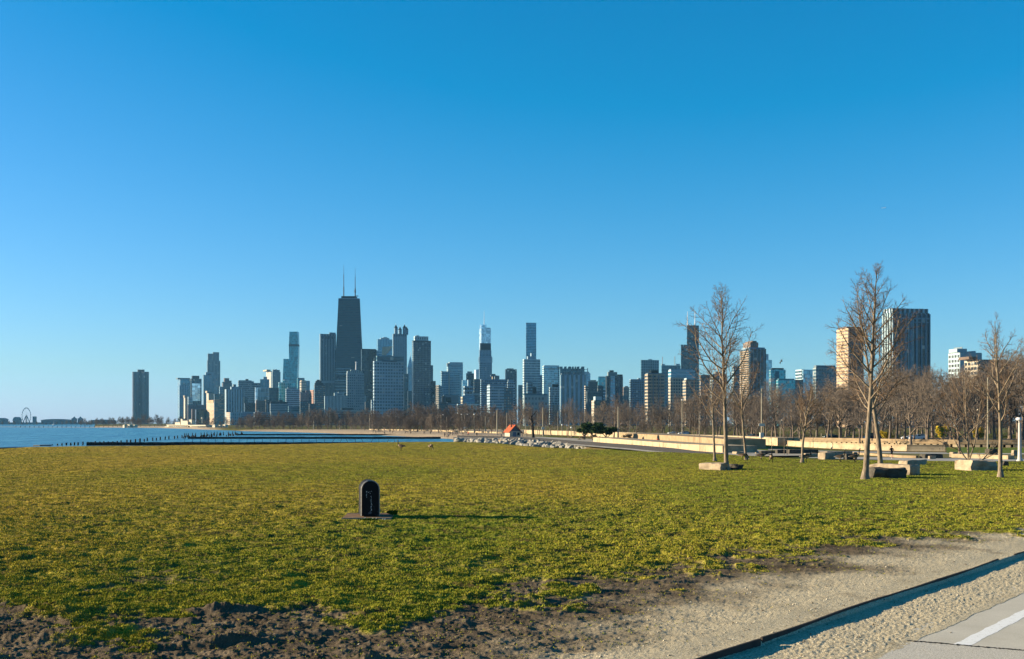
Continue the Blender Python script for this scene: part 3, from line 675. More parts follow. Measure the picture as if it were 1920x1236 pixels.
def wedge():
    D = 3500; x0, x1 = 715, 735; root = empty('wedge_roof_tower', (X(x0,D), D, PARK_Z)); tag(root, 'tower with a sunlit cream slanted wedge roof', 'building', GRP)
    wd = X(x1,D)-X(x0,D); mb = MB(); zt = Z(666,D)-PARK_Z; mb.prism([(0,0),(wd,0),(wd,wd*.7),(0,wd*.7)], -1, zt); mb.build('walls', [fmat('glass','grey','b',4,6), ROOF], root)
    mb = MB(); zp = Z(649,D)-PARK_Z; a = wd*.28
    mb.v = [(1,0,zt+.1),(wd*.35,0,zt+.1),(wd,0,zp),(wd*.1,0,zp-3),(1,wd*.6,zt+.1),(wd*.35,wd*.6,zt+.1),(wd,wd*.6,zp),(wd*.1,wd*.6,zp-3)]
    for q in ((0,1,2,3),(4,7,6,5),(0,3,7,4),(1,5,6,2),(3,2,6,7),(0,4,5,1)): mb.face(q)
    # the bright slanted plane faces left and up
    mb2 = MB(); mb2.v = [(-3,-4,zt+4),(wd*.42,-6,zt+.2),(wd*.98,-5,zp),(1,-3,zp-2),(-3,-2,zt+4),(wd*.42,-3,zt+.2),(wd*.98,-3,zp),(1,-1,zp-2)]
    mb.build('slanted_roof', SOL['cream'], root)
wedge()
T('turret_shoulder','banded pale block below the wedge roof tower',703,704,716,657,3300,'band','pale','b',4,30)
def turrets():
    D = 2800; o = T('turreted_tower','tall grey tower crowned by four pointed corner turrets',736,737,763,626,D,'pier','pale','d',7,50,[('dark_gallery',738,762,626.5,630.5,('pier','blue','k',6,1),2)],over=(.5,1,.3,.03))  # gallery band has bluish piers and near-black panes
    org = o.location; s = 5.6/FPX*D
    for x, dy in ((741.3,4),(757.6,3),(747.5,26),(760,24)):
        top = 612.5 if dy < 10 else 615
        cx = X(x,D)-org.x; hs_ = s/2; mb = MB(); z0 = Z(626,D)-PARK_Z+.1; z1 = Z(top+2,D)-PARK_Z
        mb.prism([(cx+hs_*1.25*math.cos(PI/8+i*PI/4), dy+9+hs_*1.25*math.sin(PI/8+i*PI/4)) for i in range(8)], z0, z1); t_ = mb.build('turret', [fmat('grid','blue','d',3,5), ROOF], o)
        mb = MB(); b0 = [(cx+hs_*1.4*math.cos(PI/8+i*PI/4), dy+9+hs_*1.4*math.sin(PI/8+i*PI/4)) for i in range(8)]
        mb.prism(b0, z1+.1, Z(top-4.5,D)-PARK_Z, 0, 0, .04); mb.build('pointed_roof', SOL['dark'], t_)
        mb = MB(); mb.tube([(cx,dy+9,Z(top-4.5,D)-PARK_Z),(cx,dy+9,Z(top-7.5,D)-PARK_Z)],.35,5); mb.build('finial', steelw, t_)
turrets()
T('gridded_slab','broad blue slab with a bold window grid in the centre of the skyline',699.5,701.5,757,677,2300,'grid','pale','d',11,20,[('roof_cap',707,756.5,667,676.8,('band','teal','d',8,1)),('roof_slot',716,744,676.3,677.8,'dark',2),('side_step',696.5,700,750,797,('grid','pale','d',1,10),2)],over=(.66,.55,.15,.10))
def spire():
    D = 4400; o = T('pyramid_top_tower','slim tower with a pale pyramid lattice spire',763,764,774,690,D,'pier','pale','b',4,50)
    root = empty('x', (0,0,0)); bpy.data.objects.remove(root)
    r0 = empty('pyramid_top_tower', o.location); tag(r0, o['label'], 'building', GRP); loc = o.location.copy()
    for k in list(o.keys()): del o[k]
    o.name = 'walls'; o.parent = r0; o.location = (0,0,0); r0.name = 'pyramid_top_tower'
    wd = X(773.8,D)-X(764,D); mb = MB(); zt = Z(690,D)-PARK_Z; mb.prism([(0,0),(wd,0),(wd,wd),(0,wd)], zt+.1, Z(668,D)-PARK_Z, 0, 0, .08); mb.build('pyramid_roof', [fmat('grid','pale','p',4,8,(.5,.5,.4,.1))], r0)
    mb = MB(); mb.tube([(wd/2,wd/2,Z(669,D)-PARK_Z),(wd/2,wd/2,Z(660,D)-PARK_Z)],[1.0,.4],6); mb.build('mast', steelw, r0)
spire()
T('narrow_dark_tower','narrow dark tower between the gridded slab and the dark gridded tower',756.5,757.5,766,701,2700,'glass','black','d',3,40)
T('narrow_dark_tower','lower narrow dark block just left of the dark gridded tower',764,765,774,733,2500,'glass','dark','d',3,30)
T('dark_grid_tower','tall dark tower with pale window lines and a white penthouse',772.5,775,808,638.5,2300,'grid','grey','k',12,44,[('penthouse',778,803.5,630.3,638.3,('punch','white','g',6,1)),('roof_tank',781,786,628.8,630.2,'grey'),('roof_rim',774,807.8,638.5,640,'dark',2)],over=(.78,.86,.1,.03))
T('dark_wing_tower','dark slab behind the right edge of the dark gridded tower',805,806,812,685,2500,'glass','dark','d',2,30)
T('dark_wing_tower','lower black slab right of the dark gridded tower',804,805,817,714.5,2350,'glass','black','k',4,20)
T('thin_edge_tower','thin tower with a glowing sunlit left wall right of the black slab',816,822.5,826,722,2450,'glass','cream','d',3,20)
T('arched_crown_tower','pale glass tower with a white rounded crown right of the dark tower',837.5,840,868,683,3300,'band','white','b',9,40,[('rounded_crown',843,868,679,682.8,'white'),('crown_window_row',846,864,684.5,688,('pier','white','d',9,1),2),('roof_ear',838.5,843,681,687,'grey',2)],over=(.95,.6,.35,.05))
T('edged_glass_tower','blue glass tower with a bright white vertical fin',826.5,828,862,698,3200,'glass','pale','b',9,30,[('corner_block',827.5,831,695.8,697.8,'white'),('upper_step',831,850,696.3,697.8,'pale'),('white_fin',841,843,699,740,'cream',2)],over=(.95,.6,.45,.03))
T('glass_wing','grey glass wing left of the tower with the white fin',819,820,829,724,3100,'band','blue','d',3,16)
T('dark_roofed_block','dark old block with a cluttered mansard roof',822,823,840,755,2150,'band','dark','d',6,9,[('roof_clutter',829,836,742.5,754.8,'dark'),('roof_clutter',836,846,745,754.5,'black'),('rear_block',832,860,740.5,753,'grey',1)])
T('plain_grey_block','plain blue grey block low right of the dark old block',838,839,861,752,2160,'band','blue','d',5,9,[('roof_frame',840,860,743,751.8,('pier','grey','d',6,1))],over=(1,.3,.1,.02))
T('hipped_dark_tower','dark green tower with a small hipped roof',874,875,889,701,3100,'glass','dark','d',5,30,[('hipped_roof',877,885,696.5,700.8,'stone'),('rim',874.5,888.5,700,701.4,'grey',2)])
T('white_slim_tower','slim tower with a bright white sunlit side',889,896,898,692.5,3300,'pier','white','p',3,30,over=(.3,1,.1,0))
T('roof_glass_block','pale glass block below the hipped dark tower',866,867,882,713,2900,'glass','pale','p',4,16)
T('stacked_flats','flats with purple dark windows and pale frame behind the trees',869,871,890,724,2500,'balc','pale','k',4,10,[('roof_dome',878,882,712,723.8,'pale')])
T('stacked_flats','dark topped flats with white balcony rails left of the banded slab',888,889,903,711,2450,'balc','dark','d',5,16,[('white_rails',889,903,738,740,'white',2)])
T('blue_block','plain blue block above the banded low flats',868,869,890,742,2300,'band','blue','b',4,7,over=(1,.3,.3,0))
T('curved_white_edge_block','narrow block with a wavy sunlit white edge',864,867,869,744,2250,'balc','cream','g',2,9)
T('banded_low_flats','low dark flats with broken white balcony bands',857,858,900,757,2000,'balc','white','k',7,5,over=(.8,.72,.1,.2))
# stepped silver tower
def silver():
    D = 4200; root = T('silver_setback_tower','pale silver glass tower with setbacks and a thin spire',898.5,902.5,920.5,616,D,'mirror','pale','m',8,60,[('upper_setback',903,913,608.5,615.8,('mirror','pale','m',4,5)),('roof_notch',912.5,920,614.3,615.8,'grey')],over=(.96,.93,.55,0))
    org = root.location; mb = MB(); x = X(907.5,D)-org.x; mb.tube([(x,12,Z(608,D)-org.z),(x,12,Z(600,D)-org.z),(x,12,Z(582,D)-org.z)],[1.6,1.0,.3],6); mb.build('spire', steelw, root)
silver()
T('crowned_dark_tower','dark tower with a trapezoid black crown and layered ledges',898,899,922.5,668,3000,'grid','blue','d',9,34,
  [('black_crown',900.5,920.5,643.5,656,'black',2),('crown_body',899.3,921.5,656.2,667.8,('grid','blue','d',8,5)),('ledge',896.8,924,670.5,672,'pale',2),('ledge',896.8,924,674,675.5,'pale',2),('ledge',896.8,924,677.5,679,'pale',2),('buttress',922,929,701,740,'dark',2)],over=(.7,.6,.2,.05))
T('banded_slab','wide apartment slab of dark bands behind the lit corner flats',900.5,902,950,711,2100,'band','blue','k',14,22,[('roof_room',928,936.5,704,710.8,'grey'),('white_stack',923,924.7,706,711.2,'cream',2),('roof_plate',920,931,703.5,705.5,'grey',2)],over=(.88,.5,.25,.12))
T('corner_lit_flats','grey flats with window grid and a small sunlit left wall',913,918.5,945,723,1950,'grid','pale','d',7,14,[('roof_terrace',919,943,720.8,722.8,'grey')],over=(.75,.5,.25,.08))
T('dark_flats','dark banded flats right of the grey corner flats',944,945,962,727,2050,'balc','dark','b',5,14,over=(.7,.6,.2,.3))
T('black_slab','flat topped black slab standing alone right of the crowned tower',947,948,969,692.5,3400,'glass','black','k',7,36,[('roof_plant',951,963,690.8,692.3,'black')])
T('cluttered_flats','dark flats with pale balconies below the lone black slab',951,952,966,716,2300,'balc','pale','k',4,18,[('roof_frame',953,963,712,715.8,'pale')])
T('green_slim_tower','slim green glass tower left of the white gridded tower',971.5,972,981,722,3100,'glass','teal','d',3,26)
# centre right
T('tall_glass_slab','tall plain blue glass slab rising behind the white gridded tower',986,986.5,1005.5,605,3600,'glass','blue','b',6,64,over=(.97,.75,.6,0))
T('white_grid_tower','large tower with an even white window grid and a sunlit left edge',980,982.5,1013,673.5,2900,'grid','white','d',13,26,[('roof_chapel',990,1003,668,673.3,'pale'),('chapel_dome',996.5,1000.5,662,667.8,'pale'),('roof_box',1003,1005,668.5,673.3,'white'),('lower_shoulder',1012.5,1018,703,797,('grid','blue','d',3,20),2)],over=(.64,.64,.15,.04))
T('mansion_flats','stone mansion block with a cornice and cluttered dark roof',981,983,1027,741,1900,'punch','stone','d',7,6,[('cornice',982,1026.5,738.5,740.8,'teal'),('roof_house',989,999,717,738,('punch','dark','p',3,4)),('roof_house',999,1006,726,738,'black'),('roof_shed',1006,1012,733,738,'grey')],over=(.55,.45,.1,.08))
T('white_band_tower','pale tower of thin white floor bands',1016.8,1019.5,1049,686,2700,'band','white','p',11,30,[('roof_rim',1021,1048.5,685,685.9,'white'),('dark_band',1020.5,1048.8,690,691,'d_' if False else 'dark',2)],over=(.92,.6,.5,.1))
T('slant_top_tower','narrow dark gridded block with a slanted roof',1029.5,1031,1048,726,2050,'grid','white','k',6,16,[('slanted_roof',1036,1047,720.5,725.8,'black'),('cream_base',1036.5,1047,759,797,('pier','cream','d',4,1),2)],over=(.7,.8,.1,.05))
def crenel():
    o = T('notched_crown_tower','dark teal tower with a notched castle like roofline',1050,1051,1096,691,2700,'glass','teal','d',12,24,[])
    loc = o.location.copy(); r0 = empty('notched_crown_tower', loc); tag(r0, o['label'], 'building', GRP)
    for k in list(o.keys()): del o[k]
    o.parent = r0; o.location = (0,0,0); r0.name, o.name = 'tmp', 'walls'; r0.name = 'notched_crown_tower'
    D = 2700
    for a, b in ((1050.2,1055),(1058.5,1062.5),(1066,1071),(1073,1076),(1078.5,1080.5),(1082.5,1086.5),(1090.5,1095.8)):
        mb = MB(); x0 = X(a,D)-loc.x; x1 = X(b,D)-loc.x; mb.box(x0, x1, 2, 30, Z(690.9,D)-PARK_Z, Z(687.3,D)-PARK_Z); mb.build('battlement', SOL['teal'], r0)
crenel()
T('pier_front_block','light block with broad pale piers and dark window columns',1050.5,1052,1098,703,2400,'pier','pale','d',5.5,24,[('roof_rim',1053,1096.5,700,702.8,'grey'),('roof_vent',1064,1072,698.8,699.9,'dark'),('roof_vent',1077,1083,698.8,699.9,'dark')],over=(.52,1,.2,.02))
T('framed_roof_block','pale block with a curved roof and an open steel frame',1092,1093,1107,700,3000,'band','pale','p',4,20,[('curved_roof',1093,1105,697,699.8,'white'),('frame_post',1102,1102.7,690,696.9,'grey'),('frame_beam',1096,1102,692.5,693.2,'grey')])
T('dark_cluster_tower','dark brown tower with stepped roof right of the pale pier block',1103,1104,1121,715,2250,'punch','dark','d',6,20,[('roof_step',1108,1118,712.8,714.8,'dark')])
T('dark_cluster_tower','dark tower with a cream sunlit left edge among the dark cluster',1095.5,1097.5,1104,723,2200,'balc','cream','k',3,18)
T('dark_cluster_tower','narrow dark tower at the right of the dark cluster',1120,1121,1131,723,2150,'grid','dark','d',3,18)
T('dark_cluster_block','plain dark slab in the middle of the dark cluster',1099,1101,1126,736,1950,'pier','dark','d',8,12,[('parapet',1101,1125,734.5,735.8,'grey')])
T('low_edge_block','low dark block with cream piers on its left edge',1109,1114,1137,751,1800,'punch','cream','k',4,9,[('front_face',1114.5,1137,751,797,('glass','black','d',6,6),2),('roof_tank',1117,1129,743.5,750.8,'white')])
T('small_grey_block','pale grey block filling the gap left of the dark striped tower',1129,1130,1138,729,2300,'band','pale','d',2,12)
T('teal_tower','distant pale teal tower left of the dark striped tower',1121,1122,1138,707,4000,'glass','teal','t',5,20,[('roof_band',1122.5,1137.8,706,706.9,'teal'),('dark_floor',1122,1138,725,727,'dark',2)])
T('central_strip_tower','dark tower with a pale glass strip down its middle',1135.5,1137.5,1168,705,2100,'pier','dark','k',9,22,
  [('glass_strip',1144.5,1153,705,796,('band','pale','p',2,16),2),('roof_house',1140.5,1157.5,697.5,704.8,'stone'),('upper_house',1144,1151,694.3,697.3,'dark'),('parapet',1159,1167.8,702,704.8,'dark'),('white_line',1160.3,1161,706,796,'pale',2)])
T('brown_block','distant brown block between two dark towers',1168,1169,1181,726,2900,'punch','brown','d',4,12,[('roof_house',1172,1178,724,725.8,'brown')])
T('dark_low_block','dark low block in the gap before the dark gridded block',1168,1169,1181,742,2300,'glass','black','d',4,8)
T('dark_grid_block','dark gridded flats with a white sunlit left edge',1179.8,1182,1210,713.5,1900,'grid','blue','k',8,20,[('roof_rim',1182.5,1208,711,713.3,'pale'),('roof_bump',1197,1201,708.8,710.8,'pale')],over=(.74,.78,.15,.03))
T('teal_square_tower','square topped teal tower behind the striped flats',1201.3,1202.5,1235.5,675,3300,'glass','teal','d',8,24,[('roof_bump',1216,1223,673.5,674.8,'teal')],over=(.85,.85,.35,.01))
T('striped_flats','striped flats with a tan sunlit side wall and a dark roof house',1209,1214.5,1246,701,1700,'balc','tan','d',4,16,[('roof_rim',1215.5,1245.5,699.3,700.8,'grey'),('roof_house',1221.5,1235,694.5,699.2,'black'),('grey_pier',1224,1225.5,703,796,'grey',2),('grey_pier',1234,1235.5,703,796,'grey',2)],over=(.85,.58,.15,.08))
T('antenna_block','teal block with two thin antennas and a white roof tank',1240,1241,1276,685,2900,'glass','teal','d',9,20,[('roof_tank',1240.5,1247,682.5,684.8,'white'),('roof_tank',1268,1275,682,684.8,'white'),('antenna',1242.2,1242.9,669,684.8,'grey'),('antenna',1265.4,1266.1,668,684.8,'grey')])
T('white_banded_block','wide pale banded block with stepped balconies on its left end',1253,1258,1303,694,2300,'band','white','b',8,16,[('roof_rail',1258.5,1300,692,693.8,'pale')])
T('sunlit_side_flats','flats with a bright cream side wall behind the trees',1253,1257,1281,708,1650,'grid','cream','d',5,16,over=(.7,.6,.1,.05))
T('beige_flats','beige flats with a round white tank on the roof',1280,1286,1311,713,1450,'balc','tan','d',5,15,[('roof_tank',1288,1292,709,712.8,'white'),('roof_rim',1286.5,1310,711.5,712.8,'tan',2)])
def blackstep():
    D = 3400; root = T('stepped_black_tower','tall black stepped tower with twin antennas behind the bare tree',1288,1288.5,1310.5,610,D,'glass','black','k',6,60,[('lower_shoulder',1277,1288.2,646.5,797,('glass','black','k',4,40),2)])
    org = root.location
    for x, yt in ((1291,583),(1305,580)):
        mb = MB(); xx = X(x,D)-org.x; mb.tube([(xx,20,Z(610,D)-org.z),(xx,20,Z(598,D)-org.z),(xx,20,Z(yt,D)-org.z)],[2.0,1.2,.5],6); mb.build('antenna', steelw, root)
blackstep()
T('brown_flats','brownish flats behind the lower branches of the first bare tree',1311,1314,1332,703,1900,'balc','brown','d',4,18)
T('brown_flats','wide brownish flats seen through the crown of the first bare tree',1331,1336,1362,701,1800,'balc','stone','d',7,18,[('roof_house',1342,1352,697,700.8,'stone')])
T('brown_flats','grey brown tower just left of the sunlit balcony tower',1372,1376,1391,686,2100,'balc','stone','d',4,22)
def balcony_tower():
    root = T('balcony_tower','tower with sunlit stacked balconies and a dark glass front',1388.5,1406.5,1436.5,654,1500,'pier','pale','k',4.6,30,
      [('roof_rim',1406.5,1436.5,651,653.8,'pale'),('roof_house',1409,1424,641.5,650.8,('punch','brown','g',4,1)),('upper_house',1413,1421,638.8,641.3,'brown')],over=(.86,1,.15,.02))
    # balcony slabs on the sunlit side
    plan, w_ = boxplan(1388.5,1406.5,1436.5,1500); org = plan[0]; v = plan[3]-plan[0]; H = Z(654,1500)-PARK_Z; nrm = Vector((-v.y, v.x)).normalized()
    for i in range(34):
        z = 4+i*(H-5)/34; mb = MB()
        q = [v*.03, v*.97, v*.97+nrm*1.8, v*.03+nrm*1.8]
        mb.prism([(p.x,p.y) for p in q][::-1], z, z+1.5, 0, 0); mb.build('balcony', SOL['tan'], root)
balcony_tower()
T('pale_tower','hazy pale blue tower with two steps right of the balcony tower',1436,1436.3,1447.5,675,4700,'glass','pale','p',4,20,[('upper_step',1436.5,1441,664,674.8,'pale')])
T('chamfered_glass_tower','teal glass tower with chamfered corners and a dark roof band',1442,1445,1473,693,2000,'glass','pale','t',9,20,[('roof_crown',1448,1470,690,692.8,'dark'),('dark_strip',1453,1461,696,760,'teal',2)])
T('teal_low_tower','lower teal glass block in front of the chamfered tower',1455,1459,1491,712,1850,'glass','pale','t',9,16,[('roof_rim',1461,1490,710,711.8,'teal')])
T('curved_white_flats','white curved flats left of the greenish block',1491.5,1503,1507,692.5,2100,'band','white','d',4,18)
T('greenish_block','pale greenish block behind the branches of the second bare tree',1504,1506,1526,693,2050,'glass','pale','p',6,14)
T('brown_block','low brown flats right of the teal glass blocks',1489,1491,1506,712,1900,'balc','brown','d',4,10)
T('grey_balcony_flats','broad grey balcony flats left of the orange lit tower',1524,1530,1569,689,1600,'balc','stone','d',8,18,[('roof_house',1531,1567,685,688.8,'grey')],over=(.8,.6,.1,.1))
T('orange_lit_tower','tall tan tower with an orange sunlit side left of the dark pier tower',1568.5,1590,1618,615,1200,'balc','orange','g',6,30,[('roof_parapet',1590,1618,612,614.8,'brown'),('shade_brown_front',1590.3,1617.8,616,796,('punch','brown','d',6,28),2)],over=(.7,.45,.05,.1))  # brown sheet over the front paints the tower's shaded side
def piers():
    D = 1100; root = T('pier_tower','massive dark tower with white piers and a sunlit left side',1655,1673,1743,586,D,'pier','white','k',9,30,
        [('crown_band',1673.2,1742.8,577.5,585.8,('pier','white','k',8,1)),],over=(.72,1,.15,.02))
    plan, w_ = boxplan(1655,1673,1743,D); u = (plan[1]-plan[0]).normalized(); v = (plan[3]-plan[0]); vn_ = v.normalized(); H = Z(586,D)-PARK_Z; wd = (plan[1]-plan[0]).length
    for f in (0.0,.10,.215,.33,.345,.47,.485,.62,.635,.76,.88,.985):
        c = u*wd*f; q = [c-vn_*1.2, c+u*.9-vn_*1.2, c+u*.9+vn_*.2, c+vn_*.2]; mb = MB(); mb.prism([(p.x,p.y) for p in q], 0, H-1, 0, 0); mb.build('pier', SOL['pale'], root)
    for z0, z1 in ((Z(598,D)-PARK_Z, Z(595,D)-PARK_Z),(Z(604.5,D)-PARK_Z, Z(603,D)-PARK_Z)):
        q = [-vn_*.8, u*wd-vn_*.8, u*wd+vn_*.1, vn_*.1]; mb = MB(); mb.prism([(p.x,p.y) for p in q], z0, z1, 0, 0); mb.build('belt_course', SOL['pale'], root)
    for f in (.1,.35,.6,.85):
        c = v*f; q = [c-u*1.0, c+u*.1, c+u*.1+vn_*2.2, c-u*1.0+vn_*2.2]; mb = MB(); mb.prism([(p.x,p.y) for p in q], 0, H-1, 0, 0); mb.build('side_pier', SOL['white'], root)
    q = [v*.15-u*.2, u*wd*.2-u*.2, u*wd*.2+v*.8, v*.8]
    mb = MB(); q = [u*.5+v*.02, v*.95+u*.5, v*.95+u*4, u*4+v*.02]; mb.prism([(p.x,p.y) for p in q][::-1], H+.1, Z(578.5,D)-PARK_Z, 0, 0); mb.build('sunlit_crown', [fmat('pier','white','g',3,9)], root)
piers()
T('white_shade_tower','pale tower with a blank shaded front and a roof penthouse at right',1778,1798.5,1840,661,1300,'grid','white','g',5,16,[('penthouse',1797,1815.5,653.5,660.8,'white'),('blank_front',1798.8,1839.8,661.5,796,'white',2),('roof_vent',1827,1832,657.5,660.8,'white'),('antenna',1806.5,1807,650,653.4,'grey')],over=(.76,.62,.1,.05))
T('balcony_block','sunlit balcony block with a brick roof house at the far right',1808,1834,1887,674,1150,'balc','cream','k',6,14,[('roof_house',1820,1836,668.5,673.8,'brown'),('shade_brown_front',1836,1886.8,675,796,('balc','brown','k',6,13),2)],over=(.8,.6,.1,.15))  # front repeated in brown, its shade painted as wall colour
# ------------------------------------------------------------------ trees
def poly_tube(mb, pts, n):
    mb.tube([p for p, r in pts], [r for p, r in pts], n, 0, False)
def grow(rnd, out, p, d, Lh, r, lvl, S, rend=None):
    n = S['n'][lvl]; st = Lh/n; pts = [(p.copy(), r)]; re = r*S['end'][lvl] if rend is None else rend
    for i in range(n):
        d = (d+Vector((rnd.gauss(0,1),rnd.gauss(0,1),rnd.gauss(0,1)))*S['wig'][lvl]+Vector((0,0,1))*S['up'][lvl]).normalized()
        p = p+d*st; pts.append((p.copy(), r+(re-r)*(i+1)/n))
    out[lvl].append(pts)
    if lvl+1 >= len(S['n']): return
    c = S['c'][lvl+1]; c = max(1, int(c*rnd.uniform(.75,1.25)))
    az = rnd.uniform(0, 2*PI)
    for k in range(c):
        t = S['t0'][lvl+1]+(1-S['t0'][lvl+1])*(k+rnd.random())/c; t = min(t, .99)
        i = int(t*n); f = t*n-i; q = pts[i][0].lerp(pts[min(i+1,n)][0], f); rr = pts[i][1]+(pts[min(i+1,n)][1]-pts[i][1])*f
        dd = (pts[min(i+1,n)][0]-pts[i][0]).normalized(); az += 2.4+rnd.uniform(-.5,.5)
        a = Vector((0,0,1)) if abs(dd.z) < .9 else Vector((1,0,0)); u = dd.cross(a).normalized(); w_ = dd.cross(u)
        an = D2R(S['ang'][lvl+1]*rnd.uniform(.75,1.25)); 
        if lvl == 0: an *= S.get('topang',1)+(1-S.get('topang',1))*(1-t)*1.0
        nd = (dd*math.cos(an)+(u*math.cos(az)+w_*math.sin(az))*math.sin(an)).normalized()
        if lvl == 0: l2 = S['H']*S['env'](t)*rnd.uniform(.75,1.15)
        else: l2 = Lh*S['lr'][lvl+1]*(1.15-.75*t)*rnd.uniform(.6,1.2)
        grow(rnd, out, q, nd, max(l2,.05), min(rr*.75, S['r'][lvl+1]*(l2/ S['lref'][lvl+1])**.6), lvl+1, S)
def make_tree(name, seed, S, tmat, cmat, sides=(7,5,4,3,3), split=2, lean=(0,0), flare=True):
    rnd = random.Random(seed); out = [[] for _ in S['n']]
    d0 = Vector((lean[0], lean[1], 1)).normalized()
    grow(rnd, out, Vector((0,0,-.1)), d0, S['H'], S['r'][0], 0, S)
    root = empty(name)
    mb = MB()
    if flare:
        pts = out[0][0]; r0 = pts[0][1]
        out[0][0] = [(Vector((0,0,-.12)), r0*1.95), (Vector((0,0,.05)), r0*1.5), (Vector((0,0,.22)), r0*1.18)]+pts[1:]
    for l in range(min(split, len(out))):
        for pts in out[l]: poly_tube(mb, pts, sides[l])
    mb.build('trunk', tmat, root, smooth=True)
    mb = MB()
    for l in range(split, len(out)):
        for pts in out[l]: poly_tube(mb, pts, sides[l])
    mb.build('crown', cmat, root)
    return root
def bark(name, c1, c2, sc=14):
    m, n, b = new_mat(name); tc = N(n,'ShaderNodeTexCoord'); mp = N(n,'ShaderNodeMapping'); mp.inputs['Scale'].default_value = (1,1,.25)
    L(n, tc.outputs['Object'], mp.inputs['Vector']); t = N(n,'ShaderNodeTexNoise'); t.inputs['Scale'].default_value = sc; t.inputs['Detail'].default_value = 6; L(n, mp.outputs[0], t.inputs['Vector'])
    L(n, cr(n, t.outputs['Fac'], (.32,c2), (.65,c1)), b.inputs['Base Color']); b.inputs['Roughness'].default_value = .95
    bp = N(n,'ShaderNodeBump'); bp.inputs['Strength'].default_value = .7; bp.inputs['Distance'].default_value = .03; L(n, t.outputs['Fac'], bp.inputs['Height']); L(n, bp.outputs[0], b.inputs['Normal'])
    return m
BK = bark('bark_pale', (.23,.18,.125), (.095,.075,.052)); TW = bark('twig_tan', (.17,.11,.065), (.09,.06,.038))
BK2 = bark('bark_grey', (.17,.13,.095), (.07,.055,.045), 6); TW2 = bark('twig_brown', (.140,.114,.092), (.085,.068,.055), 2)
TW3 = bark('twig_tan_far', (.19,.15,.112), (.11,.085,.062), 2)
def hero(H, r, seed, env, t0=.33, c=(0,26,9,6,3), lean=(0,0), ang=(0,60,46,42,40), tw=1.0, wig=1.0, top=.55):
    S = dict(H=H, n=(16,8,5,3,2), wig=(.022*wig,.10,.13,.16,.2), up=(.02,.060,.05,.04,.02), c=(0,c[1]-1,c[2]+1,c[3]+2,c[4]+1), t0=(0,t0,.15,.10,.1),
             ang=ang, env=env, lr=(0,0,.46,.46,.5), r=(r, .045, .016, .0075*tw, .0055*tw), lref=(1,2.6,1.1,.45,.2), end=(.10,.25,.35,.5,.6), topang=top)
    return S
def envf(base, peak, pk, top):
    return lambda t: 1.42*float(np.interp(t, [0, .3, pk, .8, 1.0], [base, base, peak, peak*.46, top]))
def put(root, x, y, z=0, rz=0, s=1, label=None, cat='tree', group=None):
    root.location = (x,y,z); root.rotation_euler[2] = rz; root.scale = (s,s,s); tag(root, label, cat, group); return root
def groundz(px, D):
    a = np.array([X(px,D)]); b_ = np.array([float(D)])
    if D < DG(np.interp(px, EDGE[:,0], EDGE[:,1]))-1:
        f_ = near_fields(a, b_); return float(near_z(a, b_, *f_[:3], f_[4], f_[5])[0])
    return float(park_z(np.array([px]), b_)[0])
def at(px, py):  # stands on the lawn when in front of its edge, otherwise on the park ground
    if py > np.interp(px, EDGE[:,0], EDGE[:,1]): D = DG(py); return X(px,D), D, groundz(px,D)
    D = DG(py, PARK_Z); return X(px,D), D, PARK_Z
HERO = [
 (1362,882,541,.135,11,envf(.13,.27,.48,.04),.30,(0,27,10,6,3),(.01,0),'tall bare tree between two flat boulders on the lawn'),
 (1622,900,505,.145,23,envf(.15,.255,.46,.04),.33,(0,30,11,7,3),(.01,0),'tallest bare tree with a flared trunk on the right of the lawn'),
 (1651,880,575,.150,35,envf(.21,.27,.42,.05),.30,(0,24,9,6,3),(.0,.02),'wide bare tree right behind the tallest bare tree'),
 (1876,896,598,.110,47,envf(.14,.26,.50,.05),.34,(0,20,8,5,3),(.0,0),'slim bare tree near the right border beside a dark stone block'),
 (1340,866,690,.095,52,envf(.25,.32,.50,.06),.38,(0,18,8,5,2),(-.03,0),'smaller bare tree behind the tree with the flat boulders'),
 (1399,863,655,.100,61,envf(.20,.28,.50,.06),.36,(0,18,8,5,2),(-.05,0),'curved bare tree leaning left just right of the boulder tree'),
 (1504,868,722,.100,77,envf(.30,.36,.50,.08),.36,(0,16,8,5,3),(.0,0),'small bare tree with upright forking limbs beside a walking goose'),
 (1824,866,690,.120,83,envf(.30,.36,.50,.08),.34,(0,18,8,5,3),(-.01,0),'bushy bare tree standing behind the long dark stone block'),
]
for px_, py_, top, r, seed, env, t0, c, lean, lab in HERO:
    x, y, z = at(px_, py_); D = y; H = Z(top,D)-z
    S = hero(H, r, seed, env, t0, c, lean)
    if seed in (77, 83): S['ang'] = (0,48,36,38,36); S['up'] = (.01,.05,.05,.03,.02); S['r'] = (r,.055,.02,.009,.007)
    if seed in (52, 61): S['ang'] = (0,58,42,40,38)
    t_ = make_tree('bare_tree', seed, S, BK, TW, lean=lean); put(t_, x, y, z, 0, 1, lab, 'tree', 'bare trees on the lawn')
